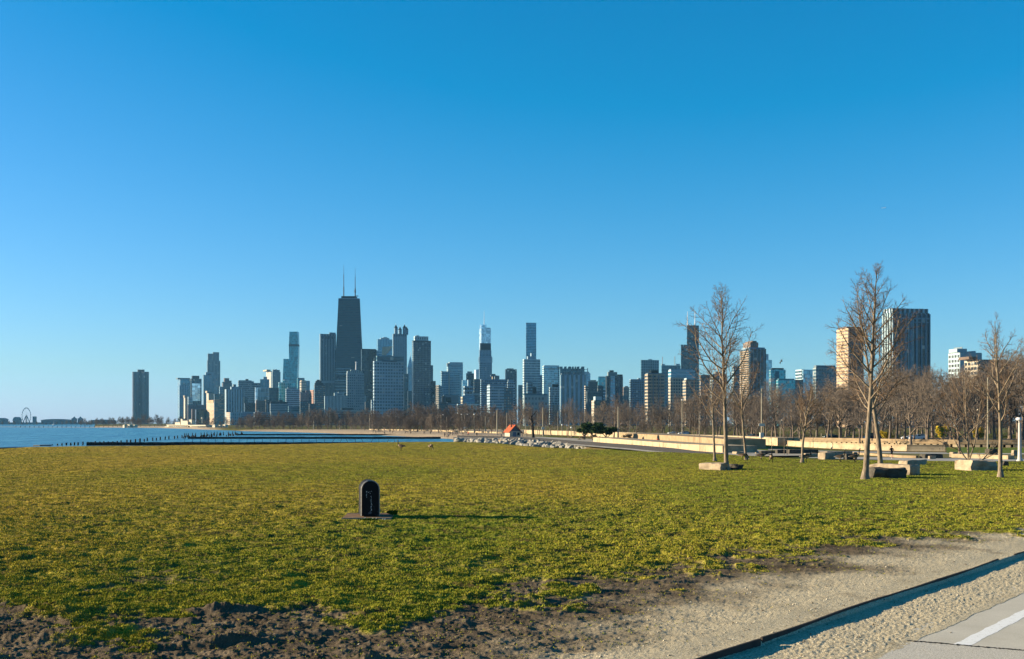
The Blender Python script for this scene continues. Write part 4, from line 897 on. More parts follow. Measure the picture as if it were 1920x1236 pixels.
# saplings along the lawn edge
sap = None
for i, (px_, py_, top, lab) in enumerate([(1301,844,760,'thin pale sapling behind the black and white goose'),(1312,852,735,'dark sapling stem just right of the black and white goose'),(1447,858,800,'thin sapling above the upright goose'),
        (1470,856,775,'first of two twin stemmed saplings behind the upright goose'),(1476,856,760,'second of two twin stemmed saplings behind the upright goose'),(1525,853,790,'little sapling with level branches over a stone slab'),(1392,848,800,'small sapling left of the curved leaning tree')]):
    D = (EYE+.2)*FPX/(py_-HOR) if py_ > 850 else DG(py_, PARK_Z)
    z = PARK_Z if py_ <= 850 else -.2
    if D > DG(np.interp(px_, EDGE[:,0], EDGE[:,1])): z = PARK_Z; D = DG(py_, PARK_Z)
    H = Z(top,D)-z
    S = dict(H=H, n=(12,5,3,2), wig=(.02,.1,.15,.2), up=(.02,.03,.03,.02), c=(0,18,5,3), t0=(0,.35,.2,.2), ang=(0,68,45,40), env=lambda t: .17*(1.1-t*.8), lr=(0,0,.4,.4), r=(.05,.02,.01,.008), lref=(1,1,.4,.2), end=(.2,.4,.5,.6), topang=.6)
    t_ = make_tree('sapling', 200+i, S, BK, TW, split=1, flare=False); put(t_, X(px_,D), D, z, 0, 1, lab, 'tree', 'saplings along the lawn edge')
# park trees: prototypes, then copies
def park_proto(seed, H, spread, tw, tmat, cmat, cc=(0,10,9,8,8), ang=(0,56,50,46,46), trunk=.20):
    S = dict(H=H, n=(6,7,5,3,1), wig=(.04,.12,.15,.18,.2), up=(.0,.055,.05,.03,.0), c=cc, t0=(0,trunk,.22,.15,.1), ang=ang,
             env=lambda t: spread*(1.2-t*.6), lr=(0,0,.58,.55,.62), r=(.26,.13,.055,.030*tw,.022*tw), lref=(1,6,3,1.5,.8), end=(.25,.3,.4,.5,.7), topang=.5)
    return make_tree('park_tree', seed, S, tmat, cmat, sides=(7,5,4,3,3), flare=True)
protos = [park_proto(301,12,.62,1.0,BK2,TW2), park_proto(302,13,.52,1.0,BK2,TW2), park_proto(303,11,.70,1.0,BK2,TW3), park_proto(304,12,.58,1.0,BK2,TW3,(0,11,9,8,8))]
far_p = [park_proto(311,12,.60,2.6,BK2,TW2,(0,14,11,10,9),trunk=.03), park_proto(312,11,.66,2.6,BK2,TW3,(0,14,11,10,9),trunk=.03), park_proto(313,10,.7,2.6,BK2,TW2,(0,14,11,10,9),trunk=.02)]
used = set()
rt = random.Random(99)
PH = {id(p): h for p, h in zip(protos+far_p, (12,13,11,12,12,11,10))}
def ptree(ps, px_, D, top, lab, grp, zb=PARK_Z):
    p = rt.choice(ps); H = Z(top,D)-zb; s = H/(PH[id(p)]*1.12)
    t_ = p if id(p) not in used else copy_tree(p); used.add(id(p))
    t_.name = 'park_tree'; put(t_, X(px_,D), D, zb, rt.uniform(0,6.28), 1, lab, 'tree', grp)
    t_.scale = (s*rt.uniform(.9,1.15), s*rt.uniform(.9,1.15), s)
def belt(ps, x0, x1, dx, D0, D1, tops, lab, grp, jit=6, zb=PARK_Z):
    x = x0
    while x < x1:
        D = rt.uniform(D0, D1); px_ = x+rt.uniform(-dx*.3, dx*.3)
        top = np.interp(px_, [a for a,_ in tops], [b for _,b in tops])+rt.uniform(-jit*.4, jit)
        ptree(ps, px_, D, top, lab, grp, zb); x += dx
belt(far_p, 452, 700, 9, 880, 1000, [(450,786),(480,778),(520,777),(560,775),(600,771),(650,773),(700,771)], 'leafless brown tree in the hazy belt behind the left part of the beach', 'trees behind the left part of the beach', 5)
belt(far_p, 455, 720, 20, 820, 870, [(450,790),(720,784)], 'low leafless tree at the front edge of the belt behind the beach', 'low front trees behind the beach', 4)
belt(far_p, 700, 950, 10, 600, 760, [(700,773),(760,768),(790,764),(830,770),(870,766),(950,768)], 'leafless brown tree in the belt left of the red roofed hut', 'trees left of the red roofed hut', 6)
belt(far_p, 705, 960, 17, 520, 580, [(700,785),(950,780)], 'low leafless tree in front of the belt left of the red roofed hut', 'low trees left of the hut', 5)
belt(protos, 955, 1180, 11, 420, 560, [(950,768),(980,755),(1010,766),(1060,768),(1100,762),(1140,757),(1180,756)], 'leafless brown tree between the red roofed hut and the dark evergreens', 'trees right of the red roofed hut', 16)
belt(protos, 1165, 1420, 13, 380, 480, [(1165,756),(1200,764),(1240,758),(1270,744),(1330,740),(1420,742)], 'leafless brown park tree behind the white car', 'trees behind the white car', 20)
belt(protos, 1380, 1660, 13, 330, 430, [(1380,742),(1450,738),(1500,730),(1560,728),(1620,712),(1660,708)], 'leafless brown park tree behind the curved concrete wall', 'trees behind the curved wall', 24)
belt(protos, 1640, 2080, 14, 290, 400, [(1640,706),(1740,706),(1770,712),(1800,700),(1860,690),(1920,672),(2080,670)], 'tall leafless park tree behind the limestone block wall', 'trees behind the block wall', 34)
belt(protos, 1250, 2050, 34, 440, 560, [(1250,750),(1500,738),(1700,712),(2050,690)], 'leafless tree in the rear row of the park wood', 'rear row of park trees', 26)
for px_, py_, top, lab in [(1708,838,712,'near park tree with pale forking limbs right of the second big tree'),(1800,856,735,'park tree with a thick dark trunk left of the bushy bare tree'),(1612,835,740,'park tree partly hidden behind the tallest trunk'),
                           (1486,836,745,'dark park tree behind the small forking tree'),(1575,826,735,'park tree with a dark double trunk left of the tallest tree'),(1437,830,760,'forked park tree right of the sign pole'),(1192,823,775,'small pale park tree with a short dark trunk right of the tall pole'),
                           (1151,824,752,'spreading leafless tree behind the evergreens'),(1739,829,715,'park tree with a straight pale trunk behind the white cars'),(1782,829,722,'leaning park tree right of the yellow shrub'),(1078,806,756,'dark leafless tree standing above the others near the evergreens')]:
    ptree(protos, px_, DG(py_,PARK_Z), top, lab, 'single park trees')
belt(far_p, 1150, 2060, 24, 400, 470, [(1150,790),(1400,780),(1650,772),(2060,765)], 'brown undergrowth tree between the trunks of the park wood', 'undergrowth of the park wood', 8)
belt(far_p, -20, 300, 9, 2700, 2900, [(-60,790),(60,791),(170,786),(240,784),(300,784),(340,786)], 'distant blue grey tree on the far left shore', 'trees on the far left shore', 4)
belt(far_p, 150, 470, 11, 1750, 1950, [(150,788),(230,784),(300,780),(345,784),(400,786),(470,784)], 'hazy leafless tree behind the white beach house', 'trees behind the beach house', 5)
# dead black tree by the hut
S = dict(H=7.5, n=(6,7,4,2), wig=(.05,.13,.2,.2), up=(.0,.03,.02,.0), c=(0,5,4,3), t0=(0,.45,.3,.3), ang=(0,62,50,40), env=lambda t:.42, lr=(0,0,.3,.3), r=(.35,.22,.08,.04), lref=(1,3,1,.5), end=(.6,.3,.4,.5), topang=1.0)
x, y = X(1000,DG(822,PARK_Z)), DG(822,PARK_Z)
t_ = make_tree('dead_tree', 411, S, plain('bark_black',(.03,.025,.022),.9), plain('twig_black',(.035,.03,.025),.9), split=2); put(t_, x, y, PARK_Z, .6, 1, 'black dead tree with crooked arms right of the red roofed hut')
t_.scale = (1.35,1.0,(Z(778,y)-PARK_Z)/7.6)
# evergreens and shrubs
def leafy(name, w_, d_, h, n, leaf, cols, seed, trunk=True, lobes=9, droop=0.0, tcol=None, z0=.25):
    rnd = random.Random(seed); root = empty(name); mb = MB()
    for i in range(max(2,lobes//2) if trunk else 0):
        a = rnd.uniform(0,2*PI); e = Vector((math.cos(a)*w_*.3, math.sin(a)*d_*.3, h*rnd.uniform(.5,.8)))
        mb.tube([(0,0,-.1),(e.x*.15,e.y*.15,h*.25),(e.x*.6,e.y*.6,h*.45),tuple(e)],[h*.035,h*.028,h*.018,h*.006],6)
    if trunk: mb.build('trunk', tcol or BK2, root)
    cs = []
    for i in range(lobes):
        a = rnd.uniform(0,2*PI); q = rnd.uniform(0,1)**.5*.72; cs.append((math.cos(a)*q*w_/2, math.sin(a)*q*d_/2, h*(z0+(1-z0)*rnd.uniform(.25,.78)), rnd.uniform(.2,.36)))
    mb = MB()
    for i in range(n):
        c = rnd.choice(cs); v = Vector((rnd.gauss(0,1),rnd.gauss(0,1),rnd.gauss(0,1))).normalized()*rnd.uniform(.55,1.05)
        p = Vector((c[0]+v.x*c[3]*w_*.6, c[1]+v.y*c[3]*d_*.6, c[2]+v.z*c[3]*h*.5)); 
        if p.z < .05: continue
        s = leaf*rnd.uniform(.5,1.3); a = Vector((rnd.gauss(0,1),rnd.gauss(0,1),rnd.gauss(0,.6)-droop)).normalized(); b2 = a.cross(Vector((rnd.gauss(0,1),rnd.gauss(0,1),rnd.gauss(0,1)))).normalized()
        k = len(mb.v); mb.v += [tuple(p-b2*s*.4), tuple(p+b2*s*.4), tuple(p+a*s*1.3)]; mb.face((k,k+1,k+2), rnd.choice((0,0,1,2) if len(cols) > 2 else (0,1)))
    mb.build('crown', cols, root); return root
EG = [plain('needles_dark',(.018,.042,.016),.8), plain('needles_mid',(.035,.07,.022),.8), plain('needles_light',(.06,.10,.03),.8)]
for px_, py_, wpx, top, sd_, lab in [(1096,826,36,792,1,'dark low evergreen left of the green pine clump'),(1113,829,42,789,2,'green round evergreen in the middle of the clump'),(1137,826,52,799,3,'flat spreading evergreen right of the clump'),(833,806,16,789,4,'dark round evergreen bush in the tree belt')]:
    D = DG(py_,PARK_Z); w_ = wpx/FPX*D; h = Z(top,D)-PARK_Z
    t_ = leafy('evergreen_tree', w_, w_*.8, h, 9000, h*.06, EG, sd_, True, 12, 0, None, .28); put(t_, X(px_,D), D, PARK_Z, 0, 1, lab, 'evergreen', 'dark evergreens')
YL = [plain('leaves_yellow',(.52,.38,.03),.8), plain('leaves_lime',(.36,.34,.04),.8), plain('leaves_gold',(.40,.26,.02),.8)]
for px_, py_, wpx, top, sd_, lab in [(1767,828,24,785,11,'bright yellow weeping shrub under the leafless trees'),(1659,824,34,803,12,'yellow green shrub glowing between two big trunks'),(1835,827,22,798,13,'small yellow green shrub behind the limestone blocks')]:
    D = 318 if sd_ != 11 else 286; w_ = wpx/FPX*D; h = Z(top,D)-PARK_Z
    t_ = leafy('flowering_shrub', w_, w_*.8, h, 3800, h*.05, YL, sd_, True, 9, 1.2, None, .05); put(t_, X(px_,D), D, PARK_Z, 0, 1, lab, 'shrub', 'yellow shrubs')
DG_ = [plain('dry_grass_tan',(.46,.36,.22),.9), plain('dry_grass_brown',(.30,.22,.13),.9)]
for i, (px_, py_, wpx, top) in enumerate([(1113,829,13,815),(1090,826,22,818),(1178,827,26,813),(1070,823,14,817),(1128,827,12,818)]):
    D = DG(py_,PARK_Z); w_ = wpx/FPX*D; h = Z(top,D)-PARK_Z
    t_ = leafy('dry_bush', w_, w_*.8, h, 1500, h*.12, DG_, 20+i, False, 6, -1.5, None, .0); put(t_, X(px_,D), D, PARK_Z, 0, 1, 'dry tan bush at the foot of the evergreens', 'bush', 'dry bushes by the evergreens')
# ------------------------------------------------------------------ shore walls, rocks, pilings
wet = plain('dark_wet_steel', (.012,.014,.016), .7, (.03,.025,.02), 3)
def seawall(x0, x1, yb, yt, label, z=WATER_Z, posts=None):
    D = DG(yb, WATER_Z); rnd = random.Random(int(x0)); root = empty('sheet_pile_wall', (X(x0,D), D, WATER_Z)); tag(root, label, 'sea wall', 'dark sea walls in the lake')
    h = (yb-yt)/FPX*D; mb = MB(); n = int((X(x1,D)-X(x0,D))/1.2); 
    for i in range(n+1):
        x = i*(X(x1,D)-X(x0,D))/n; dz = h*(1+.05*rnd.uniform(-1,1)); y_ = .25*(i%2)
        mb.v += [(x,y_,-1.2),(x,y_,dz),(x,y_+1.2,dz),(x,y_+1.2,-1.2)]
    for i in range(n):
        for q in range(3): mb.face((4*i+q,4*i+q+1,4*i+4+q+1,4*i+4+q))
    mb.face((0,1,2,3)); mb.face([4*n+q for q in (3,2,1,0)])
    mb.build('wall_face', wet, root)
    if posts:
        for px_ in posts:
            mb = MB(); lean = rnd.uniform(-.15,.15) if px_ < 600 else rnd.uniform(-.7,.7); xx = X(px_,D)-X(x0,D)
            mb.tube([(xx,.6,h-.1),(xx+lean,.6,h+.85)],[.06,.045],5); mb.build('railing_post', wet, root)
    return root
seawall(162, 738, 835.5, 829.3, 'nearest long dark sea wall with thin railing posts', posts=[345+14.6*i for i in range(28)])
seawall(352, 826, 823, 819.3, 'second dark sea wall standing in the lake behind the first')
seawall(442, 792, 816.5, 813.9, 'third dark sea wall close to the beach')
pile_m = MB(); pile_m.lathe([(.2,-1.5),(.19,1.15),(.16,1.22)], 8)
pm = pile_m.mesh('timber_piling', plain('wet_timber', (.02,.017,.014), .8))
rp = random.Random(4)
def pile(px_, yb, hpx, lab, grp):
    D = DG(yb, WATER_Z); o = bpy.data.objects.new('timber_piling', pm); C.link(o); o.location = (X(px_,D), D, WATER_Z); h = hpx/FPX*D
    o.scale = (rp.uniform(.9,1.4), rp.uniform(.9,1.2), h/1.22); o.rotation_euler = (rp.uniform(-.05,.05), rp.uniform(-.06,.06), rp.uniform(0,3)); tag(o, lab, 'piling', grp)
k = 0
for x_ in np.arange(99, 345, 8.1):
    f = (x_-99)/245; pile(x_+rp.uniform(-1.5,1.5), np.interp(x_, [95,130,200,345],[835.6,835.2,834.3,821.5])+rp.uniform(-.3,.3), np.interp(x_, [95,112,160,345],[1.5,4,6.5,5.5])*rp.uniform(.9,1.1), 'dark wooden piling in the row running out from the lawn', 'pilings in a row by the sea wall')
for i in range(62):
    x_ = rp.uniform(344, 455); yb = np.interp(x_, [340,455], [822.5,815.5])+rp.uniform(-2.2, 1.4)
    pile(x_, yb, rp.uniform(2.5,4.6), 'dark weathered piling in the crowded cluster before the beach', 'crowded pilings before the beach')
# birds sitting on some pilings
bm_ = MB(); bm_.lathe([(.02,0),(.11,.08),(.13,.22),(.09,.36),(.05,.42),(.06,.5),(.02,.56)], 8); bm_.box(-.02,.14,-.02,.02,.47,.5)
bd = bm_.mesh('cormorant', plain('cormorant_black', (.01,.01,.012), .6))
for i, x_ in enumerate([346,349,353,361,367,377,383,388,396,402,407,413,419,428,436,441]):
    yb = np.interp(x_, [340,455], [820,815]); D = DG(yb, WATER_Z); o = bpy.data.objects.new('cormorant', bd); C.link(o)
    pile(x_, yb, 4.0, 'dark weathered piling in the crowded cluster before the beach', 'crowded pilings before the beach')
    o.location = (X(x_,D), D, WATER_Z+4.0/FPX*D); o.scale = (1.6,)*3; o.rotation_euler[2] = rp.uniform(0,6); tag(o, 'black water bird perched on a piling before the beach', 'bird', 'black birds on the pilings')
# low concrete toe of the lawn at the far left
mb = MB(); D = DG(841, -1.4)
def wallstrip(pts, z0, z1, th, mat, name, label, cat, group=None, cap=None, zf=None):
    """pts: plan points; a wall of thickness th to the right of the line"""
    root = mb = MB(); n = len(pts)
    for i, p in enumerate(pts):
        a = pts[max(i-1,0)]; b_ = pts[min(i+1,n-1)]; d = Vector((b_[0]-a[0], b_[1]-a[1])).normalized(); nr = Vector((d.y,-d.x))*th
        mb.v += [(p[0],p[1],z0),(p[0],p[1],z1),(p[0]+nr.x,p[1]+nr.y,z1),(p[0]+nr.x,p[1]+nr.y,z0)]
    for i in range(n-1):
        for q in range(4): mb.face((4*i+q,4*i+(q+1)%4,4*i+4+(q+1)%4,4*i+4+q))
    mb.face((0,1,2,3)); mb.face([4*n-4+q for q in (3,2,1,0)])
    o = mb.build(name, mat)
    if label: tag(o, label, cat, group)
    return o
def pl(pairs, z): return [(P(a,b_,z).x, P(a,b_,z).y) for a, b_ in pairs]
conc = plain('concrete_grey', (.22,.215,.20), .9, (.15,.145,.135), .8); lime = plain('limestone_cream', (.34,.265,.165), .9, (.22,.165,.10), .45, .3)

for m_ in (lime,):
    n = m_.node_tree; b = n.nodes['Principled BSDF']; s1 = gnoise(n, 1.2, 6, .8, (1,1,.12)); s2 = gnoise(n, .45, 5, .7)
    L(n, mixc(n, mathn(n,'GREATER_THAN', s1, .62), cr(n, s2, (.32,(.20,.155,.10)), (.5,(.33,.26,.165)), (.7,(.38,.31,.20))), (.17,.13,.085)), b.inputs['Base Color'])
lime2 = plain('limestone_tan', (.30,.225,.135), .9, (.19,.135,.08), .6, .3); dark = plain('dark_coping', (.03,.03,.032), .8)
wallstrip(pl([(-300,842.5),(0,840.5),(150,838.2)], -2.9), -4.4, -2.75, 1.2, dark, 'shore_kerb', 'dark kerb along the water at the far left of the lawn', 'kerb')
wallstrip(pl([(62,836.8),(84,836.2)], WATER_Z), WATER_Z-.5, WATER_Z+.35, 2.2, conc, 'concrete_slab', 'small pale concrete slab in the water left of the pilings', 'slab')
# promenade: sloping apron, dark edge, paved strip
L1 = [(860,818.6),(930,820),(1000,823),(1080,830),(1190,838),(1260,844.5),(1310,851),(1360,856)]
e = pl(L1, PARK_Z+.3)
mb = MB()
for (a, b_), p in zip(L1, e):
    q = P(a, b_, PARK_Z+.3); d = Vector((-.8,-.6)) ; mb.v += [(p[0],p[1],PARK_Z+.25),(p[0]+d.x*1.2,p[1]+d.y*1.2,PARK_Z-.25)]
for i in range(len(e)-1): mb.face((2*i,2*i+1,2*i+3,2*i+2))
tag(mb.build('embankment', plain('apron_concrete',(.17,.17,.165),.9,(.11,.11,.108),.5)), 'grey sloping concrete bank below the promenade', None, None, 'structure')
mb = MB()
for (a, b_), p in zip(L1, e): mb.v += [(p[0],p[1],PARK_Z+.26),(p[0]+16,p[1]+8,PARK_Z+.262)]
for i in range(len(e)-1): mb.face((2*i,2*i+2,2*i+3,2*i+1))
tag(mb.build('promenade', plain('paving_pale',(.40,.36,.28),.9,(.30,.26,.20),.3)), 'pale paved promenade above the rocks', None, None, 'structure')
wallstrip(e, PARK_Z-.3, PARK_Z+.7, .6, dark, 'promenade_kerb', 'long dark kerb along the edge of the lakeside promenade', 'kerb')
# riprap
rk = []
lime_r = plain('riprap_stone', (.30,.28,.235), .9, (.17,.16,.135), 1.2, .4)
def rockmesh(seed, sub=2, rough=.35):
    bm = bmesh.new(); bmesh.ops.create_icosphere(bm, subdivisions=sub, radius=1); rnd = random.Random(seed)
    pls = [(Vector((rnd.gauss(0,1),rnd.gauss(0,1),rnd.gauss(0,.8))).normalized(), rnd.uniform(.55,.85)) for _ in range(11)]
    for v in bm.verts:
        for nr, d in pls:
            q = v.co.dot(nr)
            if q > d: v.co -= nr*(q-d)
        v.co += Vector((rnd.gauss(0,1),rnd.gauss(0,1),rnd.gauss(0,1)))*.025
    me = bpy.data.meshes.new('riprap_rock'); bm.to_mesh(me); bm.free(); me.materials.append(lime_r); return me
rks = [rockmesh(s) for s in range(7)]
rr = random.Random(12)
for i in range(285):
    px_ = 850+392*rr.random(); yl = np.interp(px_, [a for a,_ in L1], [b for _,b in L1])+np.interp(px_,[900,1050],[3,1.8]); yh = np.interp(px_, [850,900,1000,1100,1160,1235],[827,832,838.5,843,845,847.5])
    if px_ < 900: yl = np.interp(px_, [850,900],[824,824])
    py_ = rr.uniform(yl+ .2*(yh-yl), yh); f = (py_-yl)/(yh-yl); z = PARK_Z-.05-1.1*f; D = DG(py_, z)
    o = bpy.data.objects.new('riprap_rock', rr.choice(rks)); C.link(o); s = rr.uniform(.45,1.15)*(D/330)**.5
    o.location = (X(px_,D), D, z+.15); o.scale = (s*rr.uniform(.9,1.5), s, s*rr.uniform(.6,.85)); o.rotation_euler = (rr.uniform(-.3,.3), rr.uniform(-.3,.3), rr.uniform(0,6.3))
    tag(o, 'pale broken rock in the bank between the lawn and the promenade', 'rock', 'rocks of the shore bank')
mb = MB(); 
for px_ in range(850,1240,10):
    yl = np.interp(px_, [a for a,_ in L1], [b for _,b in L1])+1.2; yh = np.interp(px_, [850,900,1000,1100,1160,1240],[829,834,840,845,847,850])
    a = P(px_, yl, PARK_Z-.20); b_ = P(px_, yh, PARK_Z-1.5); mb.v += [tuple(a), tuple(b_)]
for i in range(len(mb.v)//2-1): mb.face((2*i,2*i+1,2*i+3,2*i+2))
tag(mb.build('rubble_bank', plain('rubble',(.16,.15,.13),.95,(.06,.055,.05),1.5)), 'dark rubble between the rocks', None, None, 'structure')
# stepped limestone walls (lower and upper tier)
def tier(pairs, zt, th, label, mat, zb=PARK_Z): return wallstrip(pl(pairs, zb), zb-.4, zt, th, mat, 'limestone_wall', label, 'wall', 'stepped limestone walls along the promenade')
tier([(1156,830),(1200,834),(1260,839.5),(1330,846),(1420,851.5)], PARK_Z+1.35, 6, 'lower step of the cream limestone wall facing the lake', lime)
tier([(1205,824),(1260,827),(1330,832),(1400,838),(1436,842)], PARK_Z+1.9, 8, 'upper step of the cream limestone wall below the road', lime2)
tier([(1003,813.5),(1100,817),(1200,821),(1300,826),(1420,831),(1500,836)], PARK_Z+1.75, 5, 'long back step of the limestone wall in front of the cars', lime)
tier([(700,806.2),(800,808),(900,811),(953,813)], PARK_Z+.7, 3, 'low pale wall at the back of the beach', lime)
# curved concrete wall on the right
cw = [(1436,833.5),(1500,838),(1560,841.5),(1640,844.5),(1700,846),(1773,846.5)]
base = pl(cw, PARK_Z); n = len(base); prof = [(0,0),(.25,.5),(.32,1.1),(.2,1.55),(.75,1.55),(.8,0)]
root = empty('curved_wall', (base[0][0], base[0][1], PARK_Z)); tag(root, 'cream concrete wall curving along the path with a hollow face', 'wall')
for k in range(n-1):
    mb = MB()
    for i in (k, k+1):
        a = base[max(i-1,0)]; b_ = base[min(i+1,n-1)]; d = Vector((b_[0]-a[0], b_[1]-a[1])).normalized(); nr = Vector((-d.y,d.x))
        if nr.y < 0: nr = -nr
        for u, z in prof: mb.v.append((base[i][0]+nr.x*u-base[0][0]+(d.x*.04 if i == k else -d.x*.04), base[i][1]+nr.y*u-base[0][1], z*.78-.05))
    for q in range(6): mb.face((q,(q+1)%6,6+(q+1)%6,6+q))
    mb.face(range(6)); mb.face(range(11,5,-1)); mb.build('wall_section', lime, root)
# limestone block wall with gaps
bw = pl([(1500,832.5),(1600,834.5),(1700,837),(1800,838.5),(1900,839.2),(2060,840)], PARK_Z)
root = empty('block_wall', (bw[0][0], bw[0][1], PARK_Z)); tag(root, 'long low wall of pale stone blocks with square gaps under a coping', 'wall')
pts = []
for i in range(len(bw)-1):
    a, b_ = Vector(bw[i]), Vector(bw[i+1]); m_ = int((b_-a).length/1.35)
    for k in range(m_): pts.append((a.lerp(b_, k/m_), (b_-a).normalized()))
bxm = {}
org = Vector(bw[0])
for i, (p, d) in enumerate(pts[:96]):
    a_ = math.atan2(d.y, d.x); mb = MB(); w_ = .93
    M_ = Matrix.Translation((p.x-org.x, p.y-org.y, 0)) @ Matrix.Rotation(a_, 4, 'Z'); mb.box(0, w_, -.3+.03*rr.random(), .5, -.1, .62, 0, M_); mb.build('stone_block', lime, root)
def along(nm, lo, hi, off0, off1, mat):
    mb = MB()
    for i, p in enumerate(bw):
        p = Vector(p); a = Vector(bw[max(i-1,0)]); b_ = Vector(bw[min(i+1,len(bw)-1)]); d = (b_-a).normalized(); nr = Vector((-d.y,d.x)); 
        for o_, z in ((off0,lo),(off0,hi),(off1,hi),(off1,lo)): q = p+nr*o_-org; mb.v.append((q.x,q.y,z))
    for i in range(len(bw)-1):
        for q in range(4): mb.face((4*i+q,4*i+(q+1)%4,4*i+4+(q+1)%4,4*i+4+q))
    mb.build(nm, mat, root)
along('coping', .63, 1.05, -.42, .8, lime2); along('back_wall', -.1, .60, .95, 1.2, dark); along('upper_step', .5, 1.5, 1.3, 2.2, lime2)
# the road behind the walls
road2 = strip([(X(960,800)-20, 470),(X(1100,800),430),(150,330),(400,310)], [(X(960,800)-20, 486),(X(1100,800),446),(158,346),(404,326)], PARK_Z+.006, 'road', plain('road_asphalt',(.09,.09,.09),.9,(.06,.06,.06),.5))
tag(road2, 'asphalt road beyond the limestone walls', None, None, 'structure')
pale_p = plain('path_concrete', (.40,.37,.31), .9, (.32,.29,.24), .5)
def band(pairs_top, pairs_bot, dz, name, mat, label):
    a = pl(pairs_top, PARK_Z); b_ = pl(pairs_bot, PARK_Z); o = strip(b_, a, PARK_Z+dz, name, mat); tag(o, label, None, None, 'structure')
band([(1400,852),(1560,856),(1700,858.5),(1920,860.5),(2300,861)], [(1400,854.5),(1560,860),(1700,863.5),(1920,866.5),(2300,867)], .004, 'park_path', pale_p, 'pale concrete path beyond the lawn')
band([(1440,842),(1560,845.5),(1700,848),(1920,850),(2300,851)], [(1440,843.5),(1560,847.5),(1700,850.5),(1920,852),(2300,853)], .006, 'upper_park_path', pale_p, 'second pale path below the curved wall')
gm = plain('park_grass', (.12,.16,.012), .95, (.08,.10,.012), 1.2, .5); gd = plain('worn_park_grass', (.16,.14,.05), .95, (.11,.10,.03), .8, .4)
band([(1775,838.6),(1920,839.6),(2300,841)], [(1775,849.5),(1920,850),(2300,851)], .012, 'park_lawn', gm, 'green grass strip before the block wall')
band([(1440,844),(1560,847.6),(1700,850.8),(1920,852.2),(2300,853)], [(1440,851),(1560,855.4),(1700,858),(1920,860),(2300,860.5)], .010, 'worn_lawn', gd, 'worn grass between the two paths')
band([(1340,836),(1440,838)], [(1340,843.5),(1440,844)], .008, 'park_lawn', gm, 'green grass patch behind the limestone steps')

# ------------------------------------------------------------------ boulders and stone blocks
def boulder(name, label, x0, x1, yt, yb, seed, mat, z=0.0, cut=None, rot=14, flat=.62, depth=None, group='stone blocks on the lawn', cat='boulder', rough=.09):
    D = DG(yb, z); w_ = (x1-x0)/FPX*D; h = (yb-yt)/FPX*D; k = ((x0+x1)/2-960)/FPX
    if depth is None: depth = min(w_*.5, 1.6)
    bm = bmesh.new(); bmesh.ops.create_cube(bm, size=1); bmesh.ops.subdivide_edges(bm, edges=bm.edges[:], cuts=7, use_grid_fill=True)
    a = D2R(rot); ww = (w_-depth*abs(math.sin(a)))/math.cos(a) if rot else w_; rnd = random.Random(seed)
    for v in bm.verts:
        c = v.co.copy(); n_ = (abs(c.x)**6+abs(c.y)**6+abs(c.z)**6)**(1/6)*2 if c.length > 0 else 1
        c = c*(1-flat)+c/n_*flat if n_ > 0 else c
        m_ = max(abs(c.x),abs(c.y),abs(c.z))
        X_ = np.array([c.x*ww+seed*3.1]); Y_ = np.array([c.y*depth+c.z*h*1.7+seed])
        d1 = float(fbm(X_*1.6, Y_*1.6, seed, 4)[0])-.5; d2 = float(fbm(X_*1.6+50, Y_*1.6-20, seed+3, 4)[0])-.5
        v.co = Vector((c.x*ww+d1*rough*3.4+(c.z*.10*ww*(.3+d2) if flat > .5 else 0), c.y*depth+d2*rough*3.4, (c.z+.5)*h*1.12+(d1*rough*2.2 if c.z > .1 else 0)-.12*h))
    me = bpy.data.meshes.new(name); bm.to_mesh(me); bm.free(); me.materials.append(mat)
    o = bpy.data.objects.new(name, me); C.link(o); 
    o.location = (X((x0+x1)/2,D), D+depth*.5, groundz((x0+x1)/2, D)-.02 if z == 0 else z); o.rotation_euler[2] = a; tag(o, label, cat, group); return o
st_l = plain('boulder_limestone', (.36,.285,.195), .92, (.19,.15,.105), 2.2, .5); st_shade = plain('boulder_shade', (.085,.075,.06), .92, (.035,.032,.027), 2.5, .5)  # second stone is a darkened copy, shade painted into its colour
boulder('boulder','flat pale boulder left of the first tall tree',1313,1372,869,882,3,st_l,rot=-48,depth=.9)
boulder('boulder','rounded dark boulder right of the first tall tree',1366,1396,870,881,5,st_shade,rot=20,depth=1.0)
boulder('boulder','long dark low stone block right beside the tallest tree',1627,1708,879.5,898,8,st_shade,rot=10,depth=1.3,cat='stone block')
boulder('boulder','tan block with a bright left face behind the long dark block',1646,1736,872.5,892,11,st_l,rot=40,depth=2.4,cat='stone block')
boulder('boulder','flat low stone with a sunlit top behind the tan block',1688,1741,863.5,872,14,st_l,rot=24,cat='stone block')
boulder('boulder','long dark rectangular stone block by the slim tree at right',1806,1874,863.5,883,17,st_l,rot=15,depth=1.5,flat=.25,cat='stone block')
boulder('boulder','small dark stone just right of the slim tree',1880,1893,865.5,874,19,st_shade,rot=15,cat='stone block')
